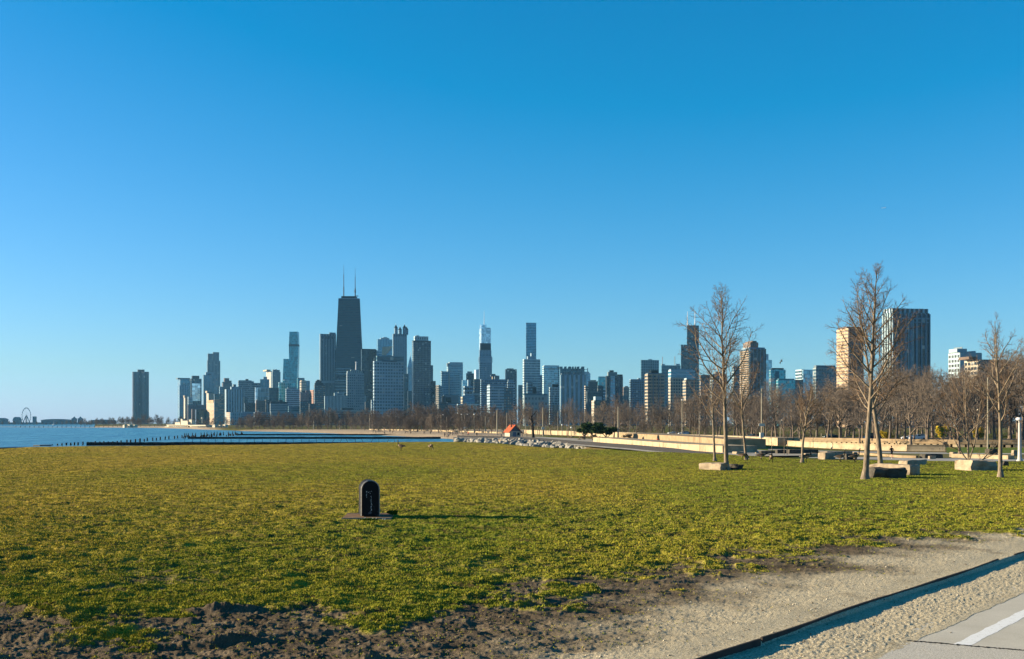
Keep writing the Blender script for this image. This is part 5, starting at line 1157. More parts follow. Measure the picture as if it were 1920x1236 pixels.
for i, (x0, x1, yt, yb, mt, lab, rot) in enumerate([
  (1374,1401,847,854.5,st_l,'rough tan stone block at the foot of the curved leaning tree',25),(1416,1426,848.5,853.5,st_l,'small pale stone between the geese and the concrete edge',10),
  (1425,1454,846,853,st_shade,'dark slab in shade behind the upright goose',8),(1455,1476,843.5,853.5,st_shade,'upright dark stone left of the twin saplings',12),(1477,1536,843,854,st_shade,'long dark slab right of the twin saplings',6),
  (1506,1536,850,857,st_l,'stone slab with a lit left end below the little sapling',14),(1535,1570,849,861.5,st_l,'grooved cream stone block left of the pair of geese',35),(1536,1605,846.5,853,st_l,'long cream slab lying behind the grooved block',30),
  (1584,1608,851,862,st_shade,'dark square stone behind the rightmost pair of geese',12),(1730,1770,851.5,859.5,st_shade,'dark flat bench stone with a lit end on the far path',8),(1742,1755,855,861,st_l,'small cream cube in front of the dark bench stone',12),
  (1781,1797,848,857,st_l,'small cream block left of the thick dark trunk',35),(1849,1873,842,853.5,st_shade,'rugged boulder with a bright left face by the tall lamp pole',25),(1897,1909,844,855,st_l,'pale rounded block left of the white lamp post',30)]):
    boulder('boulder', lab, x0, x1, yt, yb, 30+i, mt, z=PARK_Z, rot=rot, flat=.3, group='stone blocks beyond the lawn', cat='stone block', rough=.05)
wallstrip(pl([(1793,858),(1850,859.6),(1902,861.5)], PARK_Z), PARK_Z-.2, PARK_Z+.55, 1.2, lime, 'stone_bench', 'long low pale stone bench wall left of the white lamp post', 'bench')
wallstrip(pl([(1608,852),(1700,858.5),(1722,859)], PARK_Z), PARK_Z-.2, PARK_Z+.35, .8, lime2, 'stone_border', 'low tan stone border behind the runner', 'kerb')

# ------------------------------------------------------------------ arched marker on its slab
D = DG(971.5); cx = X(684,D); a = D2R(12); gz = groundz(684, D)
root = empty('arched_marker', (cx+.05, D+.50, gz+.01), a); tag(root, 'black arched metal cabinet on a flat slab in the grass', 'marker')
w_, h, t_ = .50, .97, .85; blk = plain('black_metal', (.009,.009,.010), .75, (.013,.012,.012), 9, spec=.1); edge = plain('sunlit_edge', (.30,.28,.25), .45, (.16,.15,.13), 12, spec=.5)  # pale edge tone paints the sunlight on the rims
def arch(w_, h, n=20): r = w_/2; return [(-r,0)]+[(-r*math.cos(PI*i/n), h-r+r*math.sin(PI*i/n)) for i in range(n+1)]+[(r,0)]
def archbody(w_, h, y0, y1, mats, name, parent, bev=.012, z0=.04, holes=False):
    mb = MB(); A = arch(w_, h); B = arch(w_-2*bev, h-bev); n = len(A)
    for pts, y in ((B,y0),(A,y0+bev),(A,y1-bev),(B,y1)): mb.v += [(p[0], y, p[1]+z0) for p in pts]
    for k in range(3):
        for i in range(n-1): mb.face((k*n+i,k*n+i+1,(k+1)*n+i+1,(k+1)*n+i), 1 if k != 1 else 2)
    mb.face([i for i in range(n)][::-1], 0); mb.face([3*n+i for i in range(n)], 0); mb.face((0,n,2*n,3*n)); mb.face((n-1,4*n-1,3*n-1,2*n-1))
    return mb.build(name, mats, parent)
archbody(w_, h, -t_/2, t_/2, [blk, edge, blk], 'shell', root)
archbody(w_-.05, h-.03, -t_/2-.012, -t_/2-.001, [blk, blk, blk], 'front_panel', root, .004)
mb = MB(); r1 = .03; A = arch(w_+.03, h+.015); B = arch(w_-.03, h-.015); n = len(A)
for pts in (A,B):
    for y in (-t_/2+.02, -t_/2+.06): mb.v += [(p[0], y, p[1]+.04) for p in pts]
for i in range(n-1):
    mb.face((i,i+1,n+i+1,n+i)); mb.face((i,2*n+i,2*n+i+1,i+1)); mb.face((n+i,n+i+1,3*n+i+1,3*n+i))
mb.build('rim', edge, root)
# flaking white marks on the panel
rnd = random.Random(8); mb = MB(); y = -t_/2-.0145
def fleck(x, z, w, h_):
    b0 = len(mb.v); mb.v += [(x-w,y,z-h_),(x+w*rnd.uniform(.4,1.1),y,z-h_*.6),(x+w*.8,y,z+h_),(x-w*rnd.uniform(.2,.9),y,z+h_*.7)]; mb.face((b0,b0+1,b0+2,b0+3))
for x, z, w, h_ in ((-.10,.665,.010,.018),(-.095,.60,.006,.012),(-.105,.57,.008,.024),(-.10,.52,.004,.022),(-.055,.645,.012,.007),(-.01,.665,.009,.006),(.0,.62,.012,.006),(.035,.675,.008,.01),(-.06,.66,.005,.006),
                    (.02,.535,.007,.016),(.03,.50,.006,.010),(.025,.46,.010,.008),(.02,.42,.006,.02),(.022,.38,.005,.02),(.03,.33,.009,.016),(.045,.305,.012,.006),(.025,.265,.012,.012),(.02,.225,.010,.016),(.03,.18,.009,.018),(.035,.155,.007,.01),(.0,.10,.03,.004),(-.03,.09,.02,.003)):
    fleck(x, z+.04, w*1.25, h_*1.1)
mb.build('flaked_marks', plain('flaked_white', (.62,.60,.57), .8), root)
mb = MB(); mb.v = [(-.06,y-.002,.10),(.03,y-.002,.10),(.02,y-.002,.22)]; mb.face((0,1,2)); mb.build('scuff', plain('scuff_grey',(.10,.10,.10),.8), root)
# slab
root = empty('base_slab', (X(687,DG(973)), DG(973)+.22, gz+.0), D2R(3)); tag(root, 'flat rusty edged slab under the black arched cabinet', 'slab')
mb = MB(); mb.box(-.66,.66,-.34,1.25,-.12,.030); mb.build('slab_body', plain('slab_rust', (.26,.15,.075), .9, (.12,.08,.05), 5), root)
mb = MB(); mb.box(-.67,.67,-.365,-.342,-.12,.040); mb.box(-.67,.67,1.252,1.275,-.12,.040); mb.build('slab_edging', plain('slab_edge', (.28,.26,.21), .8), root)
mb = MB(); 
for i in range(14): 
    x = rnd.uniform(-.1,.62); s = rnd.uniform(.010,.028); yy = rnd.uniform(-.62,-.46); b0 = len(mb.v); z = rnd.uniform(.0,.03)
    mb.v += [(x-s*.6,yy,z),(x+s*.4,yy,z),(x+s,yy,z+s*1.2),(x-s*.2,yy+.01,z+s*2)]; mb.face((b0,b0+1,b0+2,b0+3))
mb.build('paper_scraps', plain('paper', (.75,.74,.70), .8), root)
o = leafy('grass_tussock', .34, .34, .15, 700, .05, [plain('tussock_dark',(.05,.08,.012),.9), plain('tussock_green',(.10,.15,.012),.9)], 5, False, 6, -2.0, None, .0); put(o, X(736,DG(968)), DG(968), gz, 0, 1, 'dark tuft of longer grass at the right end of the slab', 'grass tuft')
o = leafy('grass_tussock', .9, .22, .08, 900, .04, [plain('tussock_dark2',(.06,.09,.012),.9), plain('tussock_green2',(.13,.19,.015),.9)], 6, False, 8, -2.0, None, .0); put(o, X(682,DG(979)), DG(979), gz, 0, 1, 'longer grass growing along the front of the slab', 'grass tuft')
# ------------------------------------------------------------------ red roofed hut
D = DG(820.5, PARK_Z); x0, x1 = X(952,D), X(976,D); hx = X(966,D)
root = empty('hut', (hx, D, PARK_Z), D2R(24)); tag(root, 'small pale hut with a steep red tiled roof and a chimney', 'hut')
W, LN, EV, RG = 2.05, 4.2, 2.2, 4.5       # half width of gable end, depth, eaves, ridge
hw = plain('hut_wall', (.40,.36,.28), .9, (.28,.25,.2)); rt_ = plain('roof_tile_red', (.36,.085,.035), .85, (.24,.06,.03), 1.4); dk = plain('hut_dark', (.03,.03,.035), .8)
mb = MB(); mb.v = [(-W,0,0),(W,0,0),(W,0,EV),(0,0,RG-.25),(-W,0,EV),(-W,LN,0),(W,LN,0),(W,LN,EV),(0,LN,RG-.25),(-W,LN,EV)]
for f in ((0,1,2,3,4),(9,8,7,6,5),(1,6,7,2),(5,0,4,9)): mb.face(f)
mb.build('walls', hw, root)
def slab(a, b_, c, d, t): 
    mb = MB(); a, b_, c, d = map(Vector, (a,b_,c,d)); n_ = (b_-a).cross(d-a).normalized()*t
    mb.v = [tuple(q) for q in (a,b_,c,d,a+n_,b_+n_,c+n_,d+n_)]
    for f in ((0,3,2,1),(4,5,6,7),(0,1,5,4),(1,2,6,5),(2,3,7,6),(3,0,4,7)): mb.face(f)
    return mb
O = .45
slab((-W-O,-O,EV-.45),(0,-O,RG-.12),(0,LN+O,RG-.12),(-W-O,LN+O,EV-.45),-.12).build('roof', rt_, root)
slab((W+O,-O,EV-.45),(0,-O,RG-.12),(0,LN+O,RG-.12),(W+O,LN+O,EV-.45),.12).build('roof', rt_, root)
mb = MB(); mb.v = [(-W+.1,-.03,EV-.05),(W-.1,-.03,EV-.05),(0,-.03,RG-.5)]; mb.face((0,1,2)); mb.build('gable_shade', plain('gable_shade_grey',(.10,.105,.12),.8), root)  # dark sheet puts the shade of the gable end into the colour
mb = MB(); mb.box(-.9,.35,-.06,-.02,0,1.9); d_ = mb.build('door', plain('door_blue',(.11,.14,.19),.7), root); mb = MB(); mb.box(.2,.26,-.1,-.061,.9,1.05); mb.build('handle', steeld, d_)
mb = MB(); mb.box(.8,1.6,-.05,-.021,.8,1.7); mb.build('window', dk, root)
mb = MB(); mb.box(-.95,-.6,1.4,1.8,2.6,6.0); mb.build('chimney', plain('chimney_dark',(.06,.055,.05),.9), root)
slab((W+O,-O,EV-.5),(W+2.6,-O,EV-.75),(W+2.6,LN,EV-.75),(W+O,LN,EV-.5),-.08).build('porch_roof', dk, root)
for y_ in (0,LN-.4): mb = MB(); mb.box(W+2.3,W+2.42,y_,y_+.12,0,EV-.75); mb.build('porch_post', dk, root)
# ------------------------------------------------------------------ beach house far left and its kiosks
D = 1290; cx = X(352,D); wc = plain('painted_cream', (.52,.47,.36), .7, (.44,.39,.30), .2); gl_ = plain('strip_glass', (.05,.08,.09), .3)
root = empty('beach_house', (cx, D, PARK_Z)); tag(root, 'long cream beach house shaped like a ship on the far sand', 'building')
root.rotation_euler[2] = D2R(-38)
def bx2(nm, a, b_, yt, yb, y0, y1, mat): 
    mb = MB(); mb.box((X(a,D)-cx)*1.3, (X(b_,D)-cx)*1.3, y0, y1, max(0,Z(yb,D)-PARK_Z), Z(yt,D)-PARK_Z); return mb.build(nm, mat, root)
bx2('lower_deck',305,352,798,803,0,12,wc); bx2('middle_deck',304,357,796.4,797.9,-2,13,wc); bx2('upper_deck',318,330,792,796.3,2,10,wc); bx2('upper_deck',334,350,790.5,796.3,1,11,wc)
bx2('bridge',333,348,789,790.4,2,9,wc); bx2('funnel',330,334,786,792,3,7,wc); bx2('funnel_cap',329.6,334.4,785,785.9,2.8,7.2,gl_); bx2('funnel',350,356,787,794,3,7,wc); bx2('funnel_cap',349,358,786,786.9,2.5,7.5,gl_)
bx2('strip_window',306,350,799.6,800.6,-.3,-.05,gl_); bx2('side_wing',357.3,395,799,803,0,10,wc); bx2('wing_roof',357.3,397,796.8,798.9,-2,12,wc); bx2('wing_glass',376,393,800,802,-.3,-.05,gl_)
bx2('terrace',296,304.8,800,803,0,10,wc); bx2('side_step',300,303.9,797.9,799.9,1,9,wc)
mb = MB(); mx = (X(379,D)-cx)*1.3; mb.tube([(mx,4,5),(mx,4,Z(784,D)-PARK_Z)],[.5,.3],6); mb.lathe([(.3,0),(1.2,.4),(1.2,1.6),(.3,2.2)],8,(mx,4,Z(786,D)-PARK_Z)); mb.build('lookout_mast', wc, root)
for x0, x1, yt, yb, lab in ((230,236,797.5,803,'white peaked kiosk at the left of three on the far sand'),(239,246,798,803.5,'white kiosk in the middle of three on the far sand'),(248,256,798.8,804,'wider flat white kiosk at the right of three on the far sand'),
                            (398,406,800,805.5,'white peaked kiosk next to the right end of the beach house'),(409,415,801,805.5,'white square kiosk in the middle of the beach row'),(418,425,800.5,806,'white square kiosk at the end of the beach row')):
    D = 1230; root = empty('kiosk', (X(x0,D), D, PARK_Z-.3), D2R(-40)); tag(root, lab, 'kiosk', 'white kiosks on the far sand'); w_ = X(x1,D)-X(x0,D); h = (yb-yt)/FPX*D
    mb = MB(); mb.box(0,w_,0,w_*.8,0,h*.75); mb.build('walls', wc, root); mb = MB(); mb.prism([(-.3,-.3),(w_+.3,-.3),(w_+.3,w_*.8+.3),(-.3,w_*.8+.3)], h*.76, h*1.05, 0, 0, .25 if 'peaked' in lab else .9); mb.build('roof', wc, root)
# long breakwater and far pier with its wheel
D = 3000; mb = MB(); mb.box(X(-300,D), X(240,D), D, D+14, WATER_Z-1, Z(797.3,D)+.6); o = mb.build('breakwater', dark); tag(o, 'long dark breakwater line on the horizon at far left', 'breakwater')
mb = MB(); mb.tube([(0,0,0),(0,0,9)],[.5,.2],6); mb.lathe([(.5,0),(4,.5),(4,2),(2,2.5)],8,(0,0,-2)); o = mb.build('beacon', steelw, loc=(X(101,2960), 2960, WATER_Z+2)); tag(o, 'tiny white marker boat before the far breakwater', 'boat')
D = 4300; wl = plain('wheel_white', (.16,.21,.23), .6); cx = X(49.5,D); zc = Z(780,D); r = 14.6/FPX*D
root = empty('ferris_wheel', (cx, D, PARK_Z)); tag(root, 'thin giant wheel on the far pier', 'ferris wheel'); root.rotation_euler[2] = D2R(83)
rim = MB(); rim.tube([(r*math.cos(2*PI*i/40),0,zc-PARK_Z+r*math.sin(2*PI*i/40)) for i in range(41)], 1.0, 5, 0, False); rim.build('rim', wl, root)
for i in range(14): mb = MB(); t_ = 2*PI*i/14; mb.tube([(0,0,zc-PARK_Z),(r*math.cos(t_),0,zc-PARK_Z+r*math.sin(t_))], .22, 4); mb.build('spoke', wl, root)
for i in range(20): mb = MB(); t_ = 2*PI*(i+.5)/20; p = (r*1.05*math.cos(t_), 0, zc-PARK_Z+r*1.05*math.sin(t_)); mb.box(p[0]-1.1,p[0]+1.1,-1.3,1.3,p[2]-1.3,p[2]+1.1); mb.build('cabin', wl, root)
mb = MB(); mb.lathe([(2.5,-2),(3,0),(2.5,2)],8,(0,0,zc-PARK_Z)); mb.build('hub', wl, root)
for s1 in (-1,1):
    for s2 in (-1,1): mb = MB(); mb.tube([(0,s1*2,zc-PARK_Z),(s2*12,s1*9,0)],[1.4,1.8],6); mb.build('leg', wl, root)
pgm = plain('pier_grey', (.16,.20,.22), .8)
def pbox(nm, lab, a, b_, yt, D, roof=None, cat='building'):
    mb = MB(); x0, x1 = X(a,D), X(b_,D); h = Z(yt,D)-PARK_Z
    mb.box(0,x1-x0,0,30,-2,h*(.7 if roof else 1)); o = mb.build(nm, pgm, loc=(x0,D,PARK_Z))
    if roof:
        root = empty(nm, (x0,D,PARK_Z)); o.name = 'walls'; root.name = nm; o.parent = root; o.location = (0,0,0); q = MB(); n_ = 12; w_ = x1-x0
        for k in range(n_+1):
            t_ = PI*k/n_; 
            for y_ in (-2,32): q.v.append((w_/2-w_*.52*math.cos(t_), y_, h*.7+.1+h*(.32 if roof == 1 else .9)*math.sin(t_)))
        for k in range(n_): q.face((2*k,2*k+1,2*k+3,2*k+2))
        q.face([2*k for k in range(n_+1)]); q.face([2*k+1 for k in range(n_+1)][::-1]); q.build('arched_roof', pgm, root); o = root
    tag(o, lab, cat, 'buildings on the far pier'); return o
pbox('pier_hall','grey hall at the far left border of the pier',-12,9,784,4300,1); pbox('pier_dome','white fabric dome left of the giant wheel',24,34,787,4310,2); pbox('pier_hall','long flat grey hall right of the giant wheel',77,133,786,4320,1)
pbox('pier_tower','left one of the twin towers on the far pier',134,139,784.5,4330); pbox('pier_tower','right one of the twin towers on the far pier',145.5,150.5,784.5,4330)
pbox('pier_hall','broad grey hall with an arched roof right of the twin towers',170,213,787,4340,1); pbox('pier_shed','low grey shed line along the foot of the far pier',-20,175,792.2,4280); pbox('pier_mast','slim chimney right of the giant wheel',61,62.6,781,4300)
for (a, b_) in ((134,139),(145.5,150.5)):
    D = 4330; mb = MB(); c_ = X((a+b_)/2,D); w_ = (X(b_,D)-X(a,D))/2; mb.prism([(-w_,-w_),(w_,-w_),(w_,w_),(-w_,w_)], 0, 7, 0, 0, .1)
    for o in list(bpy.data.objects):
        if o.name.startswith('pier_tower') and abs(o.location.x-X(a,D)) < 1:
            q = mb.build('tower_cap', pgm, o, loc=(w_, 15, Z(784.5,D)-PARK_Z+.05))
# sand spit posts
for x_ in np.arange(36, 300, 8.6):
    D = 1480; o = bpy.data.objects.new('spit_post', pm); C.link(o); o.location = (X(x_,D), D-10, WATER_Z); o.scale = (1.5,1.5,1.9); tag(o, 'thin post standing along the far sand spit', 'post', 'posts along the far sand spit')

# ------------------------------------------------------------------ poles and lamps
pw = plain('pole_pale', (.30,.27,.20), .7); pk_ = plain('pole_dark', (.06,.055,.05), .7); gb = plain('globe_white', (.75,.74,.70), .4); sgn = plain('sign_white', (.60,.56,.46), .7)
def pole(px_, ybase, ytop, wpx, mat, lab, kind='lamp', grp='lamp poles before the skyline', zb=PARK_Z, arm=1, D=None, box=None, sign=None):
    D = D or DG(ybase, zb); root = empty('street_lamp' if kind != 'pole' else 'utility_pole', (X(px_,D), D, zb)); h = Z(ytop,D)-zb; r = wpx/2/FPX*D
    tag(root, lab, 'street lamp' if kind != 'pole' else 'pole', grp)
    mb = MB(); mb.tube([(0,0,-.1),(0,0,h*.5),(0,0,h)],[r,r*.85,r*.6],6); mb.build('pole', mat, root)
    if kind == 'lamp':
        mb = MB(); a_ = .12*h*arm; mb.tube([(0,0,h*.96),(a_*.5,0,h*.995),(a_,0,h)],[r*.5,r*.4,r*.4],5); mb.build('arm', mat, root)
        mb = MB(); mb.lathe([(.1,0),(.32,.06),(.28,.22),(.05,.28)],8,(a_,0,h-.12)); mb.build('lamp_head', gb, root)
    if kind == 'double':
        for s in (-1,1):
            mb = MB(); a_ = .16*h*s; mb.tube([(0,0,h*.95),(a_*.5,0,h),(a_,0,h)],[r*.5,r*.4,r*.4],5); mb.build('arm', mat, root); mb = MB(); mb.lathe([(.1,0),(.35,.06),(.3,.22),(.05,.28)],8,(a_,0,h-.12)); mb.build('lamp_head', gb, root)
    if kind == 'globe': mb = MB(); mb.lathe([(.1,0),(.30,.15),(.34,.35),(.25,.55),(.06,.66)],10,(0,0,h-.1)); mb.build('lamp_head', gb, root)
    if kind == 'pole' and arm: mb = MB(); mb.box(-h*.035,h*.035,-.06,.06,h*.93,h*.945); mb.build('crossbar', mat, root)
    if box: mb = MB(); y_ = Z(box,D)-zb; mb.box(-r*2.2,r*2.2,-r*2.2,r*2.2,y_-.5,y_+.5); mb.build('meter_box', sgn, root)
    if sign: mb = MB(); y_ = Z(sign,D)-zb; s_ = 4.5/FPX*D; mb.box(-s_*1.3,s_*1.2,-r*2.4,-r*1.6,y_-s_*.5,y_+s_*.6); mb.build('sign_board', sgn, root)
    return root
for px_, yb, yt, kd, lab in ((588,805,789,'pole','short flag mast in front of the tree belt'),(637,805,788,'lamp','pale lamp pole before the tree belt below the pier slab'),(693,806,776,'lamp','lamp pole before the trees right of the gridded slab corner'),(743,808,782,'globe','lamp pole with a low white globe behind the beach'),
        (790,808,778,'lamp','lamp pole between two tree clumps behind the beach'),(809,810,786,'pole','short pale pole left of the dark evergreen bush'),(827,811,778,'lamp','lamp pole just left of the dark evergreen bush'),(871,812,777,'double','double armed lamp left of the second double lamp'),
        (889,813,778,'globe','lamp pole with a round white box near its foot'),(910,813,780,'pole','plain pole behind the beach edge'),(950,814,774,'pole','thin pole directly left of the red roofed hut'),(986,815,781,'pole','thin pole behind the right eave of the hut'),(1008,815,770,'pole','pale pole in front of the mansion block'),
        (1046,816,771,'lamp','lamp pole right of the dead black tree'),(1054,818,798,'globe','short globe lamp right of the dead black tree'),(1063,818,799,'globe','short globe lamp, next one right of the dead tree pair'),(1071,819,803,'globe','lowest globe lamp before the evergreens'),
        (1181,818,790,'pole','short pole behind the spreading tree'),(1263,815,768,'double','double armed lamp left of the white car'),(1311,830,772,'pole','pole between the boulder tree and the white car'),(1409,815,757,'pole','pole seen left of the sign pole'),(1463,820,788,'lamp','small lamp pole with a white box among the trees'),
        (1613,823,803,'globe','globe lamp standing left of the tallest trunk'),(1530,822,798,'pole','thin pale pole before the grey building gap'),(1540,822,812,'pole','short white bollard pole before the grey building gap'),(1550,822,812,'pole','second short bollard pole before the grey building gap')):
    pole(px_, yb, yt, 1.6, pw, lab, kd, arm=1, box=yb-10 if kd in ('double',) else None)
pole(1159,829,763,3.2,pw,'tall pale utility pole standing in front of the spreading tree','pole','tall poles in the park',box=None)
pole(932,815,769,3.4,pw,'tall stout pole left of the red roofed hut','pole','tall poles in the park')
pole(1018,818,764,2.6,pw,'tall pole with a round white box right of the dead tree','pole','tall poles in the park',box=803)
pole(1279,824,750,2.2,pw,'tall thin pole right beside the white car','lamp','tall poles in the park',arm=0.01)
pole(1428,841,728,3.0,pw,'tall pole with a white sign and box in front of the balcony tower','pole','tall poles in the park',box=816,sign=797)
pole(1852,843,708,2.8,pw,'tall thin pole behind the rugged boulder','pole','tall poles in the park',arm=0)
for px_, yb, yt in ((866,811,776),(837,811,782),(876,811,792)): pole(px_, yb, yt, 1.2, pw, 'thin pole among the trees left of the double lamps','pole','thin poles among the trees',arm=0)
# white lamp post at the right border
D = DG(865, PARK_Z); root = empty('lamp_post', (X(1912,D), D, PARK_Z)); tag(root, 'thick white lamp post with a flared base at the right border', 'street lamp')
h = Z(783,D)-PARK_Z; wm_ = plain('post_white', (.42,.41,.37), .6, (.34,.33,.30), 2)
mb = MB(); mb.lathe([(.42,-.1),(.40,.12),(.27,.3),(.235,.9),(.20,h*.55),(.185,h*.86),(.21,h*.87)], 14); mb.build('post', wm_, root, smooth=True)
mb = MB(); mb.tube([(0,0,h*.86),(-.08,0,h*.91),(-.10,0,h*.94)],[.12,.10,.12],8); mb.build('neck', wm_, root)
mb = MB(); mb.lathe([(.14,0),(.34,.10),(.38,.24),(.34,.36),(.16,.44)], 14, (-.10,0,h-.42)); mb.build('lamp_head', gb, root)
# ------------------------------------------------------------------ cars
tyre = plain('tyre', (.015,.015,.015), .8); cg = plain('car_glass', (.02,.03,.035), .15); cg.node_tree.nodes['Principled BSDF'].inputs['Specular IOR Level'].default_value = .6
def car(name, label, px_, ybase, rz, col, kind='suv', grp='cars on the far road', D=None, s=1.0):
    D = D or DG(ybase, PARK_Z); root = empty(name, (X(px_,D), D, PARK_Z+.02), rz); root.scale = (s,s,s); tag(root, label, 'van' if kind == 'van' else 'car', grp)
    pr = {'suv':[(-2.3,.35),(-2.35,.85),(-2.25,1.05),(-1.95,1.6),(-1.6,1.72),(.2,1.70),(1.0,1.12),(2.05,.98),(2.32,.72),(2.3,.35)],
          'sedan':[(-2.3,.32),(-2.35,.85),(-1.7,.98),(-1.0,1.38),(.1,1.40),(.95,.98),(2.1,.85),(2.32,.62),(2.3,.32)],
          'van':[(-2.7,.35),(-2.72,1.2),(-2.6,2.05),(1.2,2.05),(1.8,1.25),(2.5,1.05),(2.6,.35)]}[kind]
    mb = MB(); n = len(pr)
    for y_, ins in ((-.92,0),(-.88,.03),(.88,.03),(.92,0)):
        for x_, z_ in pr: mb.v.append((x_, y_*(.80+.20*(1 if z_ < 1.05 else .0)) , z_))
    for k in range(3):
        for i in range(n): mb.face((k*n+i, k*n+(i+1)%n, (k+1)*n+(i+1)%n, (k+1)*n+i))
    mb.face(list(range(n))[::-1]); mb.face([3*n+i for i in range(n)])
    paint = plain('paint_'+name, col, .3, col, .1); mb.build('body', paint, root)
    top = max(z for _, z in pr); 
    for s_ in (-1,1):
        y_ = s_*.755
        for a, b_ in ((-1.75,-.75),(-.65,.25)):
            if kind == 'van': a, b_ = a*1.2, b_*1.2+.5
            mb = MB(); zt = top-.10; mb.box(a, b_, min(y_,y_+s_*.03), max(y_,y_+s_*.03), 1.05 if kind != 'sedan' else .95, zt); mb.build('window', cg, root)
    xw = {'suv':(.28,.98),'sedan':(.18,.90),'van':(1.25,1.78)}[kind]; zt = {'suv':(1.66,1.16),'sedan':(1.35,1.02),'van':(1.98,1.30)}[kind]
    mb = MB(); mb.v = [(xw[0]+.03,-.66,zt[0]+.02),(xw[0]+.03,.66,zt[0]+.02),(xw[1]+.03,.70,zt[1]+.03),(xw[1]+.03,-.70,zt[1]+.03)]; mb.face((0,1,2,3)); mb.build('windscreen', cg, root)
    for x_ in (-1.45,1.4):
        for s_ in (-1,1):
            mb = MB(); b0 = [(x_+.34*math.cos(t), .34+.34*math.sin(t)) for t in [2*PI*i/14 for i in range(14)]]
            for y_ in (s_*.72, s_*.94): mb.v += [(x, y_, z) for x, z in b0]
            for i in range(14): mb.face((i,(i+1)%14,14+(i+1)%14,14+i))
            mb.face(list(range(14))); mb.face(list(range(14,28))); w2 = mb.build('wheel', tyre, root)
    for s_ in (-1,1): mb = MB(); mb.box(2.27,2.34,min(s_*.5,s_*.8),max(s_*.5,s_*.8),.62,.78); mb.build('headlight', gb, root); 
    return root
DR = 385
Y_ = (.62,.64,.66)
car('parked_car','white off-road car beside the tall thin pole',1281,820,D2R(200),Y_,'suv',D=440)
car('parked_car','white car partly behind the roadside left of the white off-road car',1262,819,D2R(190),Y_,'sedan',D=470)
car('parked_car','dark blue car right of the sign pole',1412,821,D2R(200),(.02,.05,.09),'sedan',D=360)
car('parked_car','dark car under the trees near the grey building gap',1558,822,D2R(185),(.03,.05,.06),'sedan',D=350)
car('parked_van','dark blue van between the two tall trunks',1636,823,D2R(183),(.015,.03,.06),'van',D=330)
car('parked_car','white car left of the pale forked tree trunk',1706,825,D2R(182),Y_,'sedan',D=330)
car('parked_car','white car with dark windows right of the pale forked trunk',1721,825,D2R(178),Y_,'suv',D=325)
car('parked_car','dark car at the left behind the hut tree',1008,813,D2R(190),(.05,.05,.06),'sedan',D=520)
# ------------------------------------------------------------------ skin-modifier figures
def skinned(name, verts, edges, radii, mats, parent=None, levels=1, matfn=None, root_i=0):
    me = bpy.data.meshes.new(name); me.from_pydata([tuple(v) for v in verts], edges, []); o = bpy.data.objects.new(name, me); C.link(o)
    sk = o.modifiers.new('s','SKIN'); sk.use_smooth_shade = True
    for i, r in enumerate(radii): me.skin_vertices[0].data[i].radius = (r,r) if not isinstance(r, tuple) else r
    me.skin_vertices[0].data[root_i].use_root = True
    sb = o.modifiers.new('b','SUBSURF'); sb.levels = levels; sb.render_levels = levels
    dg = bpy.context.evaluated_depsgraph_get(); m2 = bpy.data.meshes.new_from_object(o.evaluated_get(dg)); o.modifiers.clear(); o.data = m2; bpy.data.meshes.remove(me); m2.name = name
    m2.materials.clear()
    for m in mats: m2.materials.append(m)
    if matfn:
        for p in m2.polygons: p.material_index = matfn(p.center)
    if parent: o.parent = parent
    return o
skin = plain('skin', (.42,.25,.17), .6); hair = plain('hair_dark', (.03,.02,.015), .7); shoe = plain('shoe_pale', (.55,.53,.5), .7)
